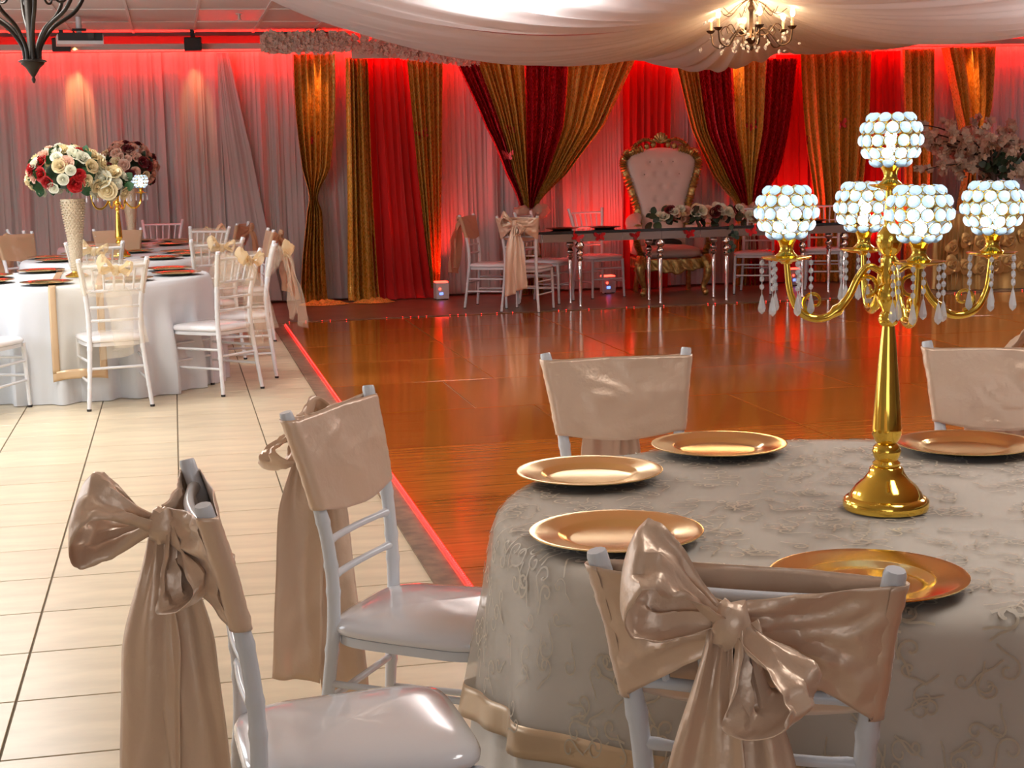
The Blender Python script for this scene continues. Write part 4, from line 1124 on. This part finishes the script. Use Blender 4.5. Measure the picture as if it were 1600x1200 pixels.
MB().lathe([(0, 0), (.075, 0), (.075, .01), (.035, .03)] + [(.034 + .045 * (j / 24) ** 1.3 + .003 * (j % 2), .04 + .02 * j) for j in range(25)] + [(0, .5)], 22).build('body', M['beadvase'], v3)
f3 = thing('rose_arrangement', 'shaded arrangement of blush and wine roses by the curtain', 'flowers', (-.40, 14.9, LZ + .50))
bouquet(f3, (0, 0, .22), .27, .24, 110, ['pink', 'pink', 'cream', 'wine', 'pink'], 9, .042, 80, LEAFD)

# ------------------------------------------------------------------ head table
HX0, HX1, HY0, HY1, HZ = 3.40, 6.72, 14.45, 14.97, .745
ht = thing('head_table', 'long glass-topped head table with mirrored apron and chrome ball legs', 'table', (5.06, 14.71, .006))
LX = HX1 - HX0; LY = HY1 - HY0
MB().slab((0, 0, HZ - .012), (LX, LY, .024), .004).build('glass_top', M['glass_top'], ht, False)
for s in (-1, 1):
    n = 8
    for k in range(n):
        MB().slab((-LX / 2 + .06 + (LX - .12) * (k + .5) / n, s * (LY / 2 - .03), HZ - .066), ((LX - .12) / n - .006, .02, .078), .003).build('apron_panel', M['mirror'], ht, False)
for s in (-1, 1): MB().box((s * (LX / 2 - .05), 0, HZ - .066), (.02, LY - .08, .078)).build('apron_panel', M['mirror'], ht, False)
leg_p = [(.014, .0), (.018, .004), (.013, .02), (.020, .26), (.024, .44), (.018, .45), (.032, .462), (.034, .475), (.018, .490), (.036, .512), (.038, .53), (.020, .556), (.046, .585), (.046, .605), (.026, .635), (.03, HZ - .024)]
hl = MB().lathe(leg_p, 16).mesh('leg', M['chrome'])
for lx in (-1.22, -.40, .29, 1.10, 1.55):
    for ly in (-.19, .19): link('leg', hl, ht, Matrix.Translation((lx, ly, 0)))
dm = charger_mesh(M['darkplate'])
for x, lb in [(3.72, 'dark charger near the end of the glass head table'), (4.15, 'dark charger beside the throne armrest on the glass head table'), (6.35, 'dark charger beyond the garland on the glass head table')]:
    plate(x, 14.72, HZ + .007, lb, 'dark chargers on the head table', dm)
for x, lb in [(3.80, 'first'), (4.03, 'second'), (4.40, 'third'), (4.95, 'fourth'), (5.60, 'fifth')]:
    butterfly(x, HY0 - .004, HZ - .055, f'{lb} red foil butterfly on the mirrored apron counted from the champagne-tied chair', 1.0, 'butterflies on the apron')
ga = thing('flower_garland', 'long garland of white and blush roses lying on the glass head table', 'flowers', (5.2, 14.66, HZ + .006))
gr_ = random.Random(21)
for k in range(84):
    x = gr_.uniform(-.52, 1.0); h = gr_.uniform(.02, .17) * (1 - .3 * abs(x - .2)); y = gr_.uniform(-.14, .10)
    nv = Vector((gr_.uniform(-.4, .4), -1 + .6 * gr_.random(), gr_.uniform(.2, 1.1))).normalized()
    col = gr_.choice(['white', 'white', 'pink', 'cream', 'white', 'pink', 'wine'])
    link('rose', gr_.choice(ROSE[col]), ga, Matrix.Translation((x, y, .04 + h)) @ face(nv, gr_.uniform(0, 6)) @ Matrix.Scale(gr_.uniform(.032, .062), 4))
for k in range(70):
    x = gr_.uniform(-.66, 1.05); y = gr_.uniform(-.18, .12)
    link('leaf', LEAFD, ga, Matrix.Translation((x, y, gr_.uniform(.03, .15))) @ face((gr_.uniform(-1, 1), -.6, gr_.uniform(0, 1)), gr_.uniform(0, 6)) @ Matrix.Scale(gr_.uniform(.08, .12), 4))
for k in range(9):
    link('leaf', LEAFD, ga, Matrix.Translation((.18 + gr_.uniform(-.03, .03), -.225, .0 - .03 * k)) @ face((gr_.uniform(-.5, .5), -1, .2), gr_.uniform(0, 6)) @ Matrix.Scale(.06, 4))

# ------------------------------------------------------------------ throne
th = thing('throne', 'high-backed ivory throne with tufted back and carved gold frame', 'throne', (5.08, 15.58, .006), -.10)
# local: faces -Y, back at +Y
def back_half(z):      # half width of the upholstery at height z
    return cr([(.27, .62, 0), (.26, .75, 0), (.265, .88, 0), (.31, 1.05, 0), (.38, 1.25, 0), (.415, 1.38, 0), (.37, 1.47, 0), (.22, 1.53, 0), (.0, 1.55, 0)], t_of(z))
BH = [(.62, .27), (.75, .255), (.88, .265), (1.05, .31), (1.25, .375), (1.37, .405), (1.44, .385), (1.49, .31), (1.525, .18), (1.535, .0)]
def bh(z):
    for a in range(len(BH) - 1):
        if BH[a][0] <= z <= BH[a + 1][0]: return lerp(BH[a][1], BH[a + 1][1], (z - BH[a][0]) / (BH[a + 1][0] - BH[a][0]))
    return BH[-1][1] if z > BH[-1][0] else BH[0][1]
def yb(z): return .20 + .11 * (z - .45)
btn = []
for r_, z in enumerate((1.38, 1.25, 1.12, .99, .86)):
    n = (3, 4, 3, 2, 3)[r_]
    for i in range(n): btn.append(((i - (n - 1) / 2) * (.125 if r_ < 3 else .14), z))
def up(u, v):
    z = lerp(.50, 1.532, v); hw = bh(max(z, .62)) - .025; x = lerp(-hw, hw, u)
    puff = .055 * (1 - (2 * u - 1) ** 4) * (1 - (2 * v - 1) ** 8)
    for bx_, bz_ in btn:
        d2 = (x - bx_) ** 2 + (z - bz_) ** 2; puff -= .013 * math.exp(-d2 / .0010)
    puff -= .006 * abs(math.sin((x * 8 + z * 7.7) * PI / 2 * 2)) ** .3 * 0
    return (x, yb(z) - puff, z)
MB().grid(up, 60, 84).build('backrest', M['ivory'], th)
for bx_, bz_ in btn: MB().ball((bx_, yb(bz_) - .034, bz_), .012, 8, 5, (1, .6, 1)).build('button', M['button'], th)
def bk(u, v):
    z = lerp(.45, 1.532, v); hw = bh(max(z, .62)) - .02; x = lerp(-hw, hw, u); return (x, yb(z) + .05 - .03 * (2 * u - 1) ** 2, z)
MB().grid(bk, 12, 30).build('back_shell', M['ivory'], th)
def carved(pts, r, n=8, amp=.25, fq=34, m=None):
    pts2 = [cr(pts, i / 70) for i in range(71)]
    return MB().tube(pts2, [r * (1 + amp * math.sin(i * fq / 10)) for i in range(71)], n)
for s in (-1, 1):
    rim = [(s * (bh(z) + .012), yb(z) - .01, z) for z in (.62, .75, .88, 1.0, 1.12, 1.25, 1.34, 1.41, 1.46, 1.495, 1.525)]
    carved(rim, .040).build('back_rim', M['goldd'], th)
    fin = []
    for t in range(26):
        q = t / 25 * 3.4; r = .05 * (1 - t / 34)
        fin.append((s * (.345 + r * math.cos(q)), yb(1.5) - .02, 1.475 + r * math.sin(q)))
    MB().tube(fin, [.022 - .0005 * t for t in range(26)], 8).build('scroll', M['goldd'], th)
    arc = [(s * .33, yb(1.5), 1.50), (s * .26, yb(1.5) - .01, 1.575), (s * .17, yb(1.5) - .02, 1.62), (s * .07, yb(1.5) - .02, 1.60)]
    carved(arc, .020, 8, .3, 40).build('crest_rail', M['goldd'], th)
    for q in range(4):
        blob((s * (.08 + .07 * q), yb(1.5) - .02, 1.565 - .018 * q), .028, q + 3, (1, .6, 1.1), .5, 12, 8, 3).build('carving', M['goldd'], th)
# shell crest
cs = MB()
for q in range(7):
    a = math.radians(20 + q * 23.3)
    cs.tube([(0, yb(1.6) - .03, 1.585), (.05 * math.cos(a), yb(1.6) - .05, 1.585 + .055 * math.sin(a)), (.085 * math.cos(a), yb(1.6) - .035, 1.585 + .105 * math.sin(a))], [.012, .02, .016], 8)
cs.build('shell_crest', M['goldd'], th)
def cushion_fn(hw, y0, y1, z0, z1, e=.16):
    def fn(u, v):
        a = 2 * PI * u; k = v * PI - PI / 2
        cx_, cy_ = math.cos(a), math.sin(a)
        px_ = math.copysign(abs(cx_) ** .35, cx_); py_ = math.copysign(abs(cy_) ** .35, cy_)
        q = max(math.cos(k), 0) ** .35
        return (px_ * hw * q, (y0 + y1) / 2 + py_ * (y1 - y0) / 2 * q, lerp(z0, z1, (math.sin(k) + 1) / 2) + (.02 * (1 - px_ * px_ * q) if v > .5 else 0))
    return fn
MB().grid(cushion_fn(.325, -.30, .24, .375, .50), 48, 14, True).build('seat', M['ivory'], th)
MB().grid(cushion_fn(.18, .05, .20, .48, .56), 32, 10, True).build('lumbar_cushion', M['black'], th)
ap = MB()
def apf(u, v):
    x = lerp(-.36, .36, u); q = abs(2 * u - 1)
    zb = .245 + .05 * q ** 2 + .018 * math.sin(u * 30) * (1 - q) - .03 * math.exp(-((2 * u - 1) / .12) ** 2)
    z = lerp(zb, .385, v)
    return (x, -.325 + .04 * q * q - .012 * math.sin(u * 44 + v * 5) * math.sin(PI * v), z)
thick(MB().grid(apf, 70, 10).build('front_apron', M['goldd'], th), .03)
for s in (-1, 1):
    thick(MB().grid(lambda u, v, s=s: (s * (.34 + .01 * math.sin(u * 30)), lerp(-.30, .26, u), lerp(.27, .385, v)), 20, 4).build('side_apron', M['goldd'], th), .025)
    lp = [(s * .335, -.29, .40), (s * .365, -.335, .30), (s * .345, -.325, .18), (s * .315, -.30, .09), (s * .325, -.325, .035), (s * .34, -.345, .02)]
    lr = [.055, .058, .04, .028, .03, .032]
    pts = [cr(lp, i / 24) for i in range(25)]; rad = [cr([(r, 0, 0) for r in lr], i / 24).x for i in range(25)]
    lg = MB().tube(pts, rad, 10).build('leg', M['goldd'], th)
    blob((s * .332, -.335, .032), .034, 4 + s, (1, 1, .95), .25, 12, 8).build('foot_scroll', M['goldd'], lg)
    blob((s * .365, -.335, .30), .06, 8 + s, (.9, .9, 1.3), .5, 14, 10, 3).build('carving', M['goldd'], lg)
    lp = [(s * .27, .20, .40), (s * .28, .23, .2), (s * .29, .29, .0)]
    MB().tube([cr(lp, i / 8) for i in range(9)], .028, 8).build('leg', M['goldd'], th)
    # arm: upholstered roll ending in a gold scroll
    apts = [(s * .285, .20, .80), (s * .36, .05, .76), (s * .375, -.12, .72), (s * .37, -.24, .70)]
    pp = [cr(apts, i / 16) for i in range(17)]
    MB().tube(pp, [.055 + .025 * math.sin(PI * i / 16) for i in range(17)], 12).build('armrest', M['ivory'], th)
    sp = []
    for t in range(30):
        q = t / 29 * 4.2 * PI - PI / 2; r = .055 * (1 - t / 36)
        sp.append((s * .37 + r * math.cos(q), -.275, .695 + r * math.sin(q)))
    MB().tube(sp, .012, 7).build('arm_scroll', M['goldd'], th)
    spt = [(s * .37, -.25, .66), (s * .385, -.28, .55), (s * .35, -.27, .46), (s * .345, -.28, .38)]
    carved(spt, .034, 8, .2, 20).build('arm_support', M['goldd'], th)
    thick(MB().grid(lambda u, v, s=s: (s * (.345 + .015 * v), lerp(.20, -.22, u), lerp(.42, lerp(.78, .70, u), v)), 10, 8).build('arm_panel', M['ivory'], th), .03)

# ------------------------------------------------------------------ gold table with blossom tree
gt = thing('gold_table', 'gold taffeta-covered cake table with gathered rosettes', 'table', (8.75, 14.85, .006))
def gtf(u, v):
    # rounded-rectangle skirt with pleats
    a = 2 * PI * u; c, s = math.cos(a), math.sin(a); e = .4
    x = math.copysign(abs(c) ** e, c); y = math.copysign(abs(s) ** e, s)
    z = lerp(.79, .005, v); pl = .016 * math.sin(u * 2 * PI * 46) * smooth(0, .25, v) + .03 * noise.noise(Vector((u * 30, v * 3, 2))) * v
    return (x * (1.02 + pl + .03 * v), y * (.36 + pl + .03 * v), z)
MB().grid(gtf, 420, 18, True).build('skirt', M['goldcloth'], gt)
def gtt(u, v):
    a = 2 * PI * u; c, s = math.cos(a), math.sin(a); e = .4
    return (math.copysign(abs(c) ** e, c) * 1.022 * max(v, .01), math.copysign(abs(s) ** e, s) * .362 * max(v, .01), .792)
MB().grid(gtt, 60, 5, True).build('table_top', M['goldcloth'], gt)
gr2 = random.Random(31)
for k in range(26):
    x = -.98 + .16 * (k % 13); z = (.50, .24)[k // 13] + gr2.uniform(-.05, .05)
    r = gr2.uniform(.07, .11); sd = gr2.random() * 9
    def rf(u, v):
        a = 2 * PI * u; rr = v * r * (1 + .18 * math.sin(a * 3 + sd + v * 7))
        return (x + rr * math.cos(a), -.40 - .035 * (1 - v) * (1 + .5 * math.sin(v * 16 + a)) , z + rr * math.sin(a))
    MB().grid(rf, 22, 9, True).build('rosette', M['goldcloth'], gt)
tr = thing('blossom_tree', 'artificial blossom tree with cream flowers in a dark urn on the gold table', 'tree', (8.46, 14.9, .802))
MB().lathe([(0, 0), (.09, 0), (.095, .012), (.05, .03), (.045, .06), (.085, .10), (.10, .15), (.085, .19), (.095, .205), (.0, .20)], 24).build('urn', M['black'], tr)
trr = random.Random(41); tips = []
trunk = MB().tube([cr([(0, 0, .18), (.02, 0, .32), (-.02, .01, .45), (.0, 0, .55)], i / 10) for i in range(11)], [.035 - .0012 * i for i in range(11)], 8); trunk.build('trunk', M['bark'], tr)
for k in range(20):
    a = k * 2.4; L = trr.uniform(.35, .62)
    if k % 5 == 0: a = PI + trr.uniform(-.3, .3); L = .80
    e = trr.uniform(.2, 1.15); z0 = trr.uniform(.35, .54)
    d = Vector((math.cos(a) * 1.15, math.sin(a) * .75, 0))
    pts = [Vector((0, 0, z0)) + d * (L * t) + Vector((0, 0, e * L * 1.5 * (t - .75 * t * t * (1.2 if e < .3 else .75)))) for t in [i / 9 for i in range(10)]]
    MB().tube(pts, [.014 - .0012 * i for i in range(10)], 5).build('branch', M['bark'], tr)
    tips += [pts[i] for i in range(3, 10)]
def blossom_mesh():
    mb = MB()
    for q in range(3):
        off = Vector((trr.uniform(-.4, .4), trr.uniform(-.4, .4), trr.uniform(-.4, .4))); R0 = Matrix.Rotation(trr.uniform(0, 6), 3, 'X') @ Matrix.Rotation(trr.uniform(0, 6), 3, 'Z')
        for p in range(5):
            a = p * 1.2566; c1 = Vector((math.cos(a), math.sin(a), .35)); w_ = Vector((-math.sin(a), math.cos(a), 0)) * .42
            vs = [off, off + R0 @ (c1 * .55 + w_), off + R0 @ (c1 * .95 + Vector((0, 0, .15))), off + R0 @ (c1 * .55 - w_)]
            mb.add(vs, [(0, 1, 2, 3)])
    return mb.mesh('blossom', M['bloom'])
BL = [blossom_mesh() for _ in range(4)]
for k in range(290):
    p = trr.choice(tips) + Vector((trr.gauss(0, .055), trr.gauss(0, .055), trr.gauss(0, .05)))
    if p.z < .25: continue
    link('blossom', trr.choice(BL), tr, Matrix.Translation(p) @ Matrix.Rotation(trr.uniform(0, 6), 4, 'Y') @ Matrix.Scale(trr.uniform(.042, .058), 4))
for k in range(60):
    p = Vector((trr.gauss(.06, .13), trr.gauss(0, .1), trr.uniform(.34, .62)))
    link('leaf', LEAFD, tr, Matrix.Translation(p) @ Matrix.Rotation(trr.uniform(0, 6), 4, 'Y') @ Matrix.Rotation(trr.uniform(0, 6), 4, 'X') @ Matrix.Scale(trr.uniform(.09, .13), 4))

# ------------------------------------------------------------------ red floor lights
ls = thing('floor_light_strip', 'glowing red light strip along the aisle edge of the dance floor', 'light strip', (.925, 0, .0105))
MB().tube([(0, 2.2, .006), (0, 8, .006), (0, 13.9, .006)], .0095, 8).build('tube', M['red_tube'], ls)
dd = MB(); y = 2.2
while y < 13.9: dd.ball((0, y, .0145), .0042, 5, 3); y += .026
o = dd.build('diodes', M['red_led2'], ls); o['kind'] = 'stuff'
ls = thing('floor_light_strip', 'faint dotted red light strip along the stage edge of the dance floor', 'light strip', (0, 14.17, .0105))
MB().tube([(.95, 0, .003), (10.8, 0, .003)], .004, 6).build('cable', M['worn'], ls)
dd = MB(); rr2 = random.Random(8); x = .98
while x < 10.7:
    if rr2.random() < .38: dd.ball((x, 0, .007), .0042, 5, 3)
    x += .075
o = dd.build('diodes', M['red_led2'], ls); o['kind'] = 'stuff'
def lightbox(x, y, lb, e):
    t = thing('uplight_box', lb, 'light', (x, y, .006), .1)
    MB().slab((0, 0, .095), (.135, .12, .17), .006).build('body', M['white_plastic'], t, False)
    MB().box((0, 0, .186), (.125, .11, .012)).build('red_lens', M['red_led'], t, False)
    for s in (-1, 1): MB().box((s * .05, 0, .005), (.02, .10, .01)).build('foot', M['black'], t, False)
    MB().box((-.015, -.061, .065), (.04, .004, .025)).build('display', M['blue_led'], t, False)
    MB().tube([(-.03, -.058, .115), (-.03, -.064, .115)], .012, 10).build('button', M['red_led'], t)
    d = bpy.data.lights.new('uplight', 'SPOT'); d.energy = e; d.color = (1, .02, .012); d.spot_size = 1.9; d.spot_blend = .8; d.shadow_soft_size = .05
    o = bpy.data.objects.new('uplight', d); C.objects.link(o); o.location = (x, y, .215)
    v = Vector((0, .12, 1)); o.rotation_euler = v.to_track_quat('-Z', 'Y').to_euler()
lightbox(2.70, 15.93, 'white uplight box with red top at the foot of the red voile', 80)
lightbox(4.50, 15.86, 'white uplight box with red top behind the spindle-back chair by the throne', 90)
lightbox(6.62, 15.86, 'added unseen red uplight box behind the garland end of the head table', 90)  # unseen box, added for more red light on the drapes
lightbox(7.85, 15.86, 'added unseen red uplight box behind the gold table', 70)  # also out of sight, added to redden the drapes behind the table
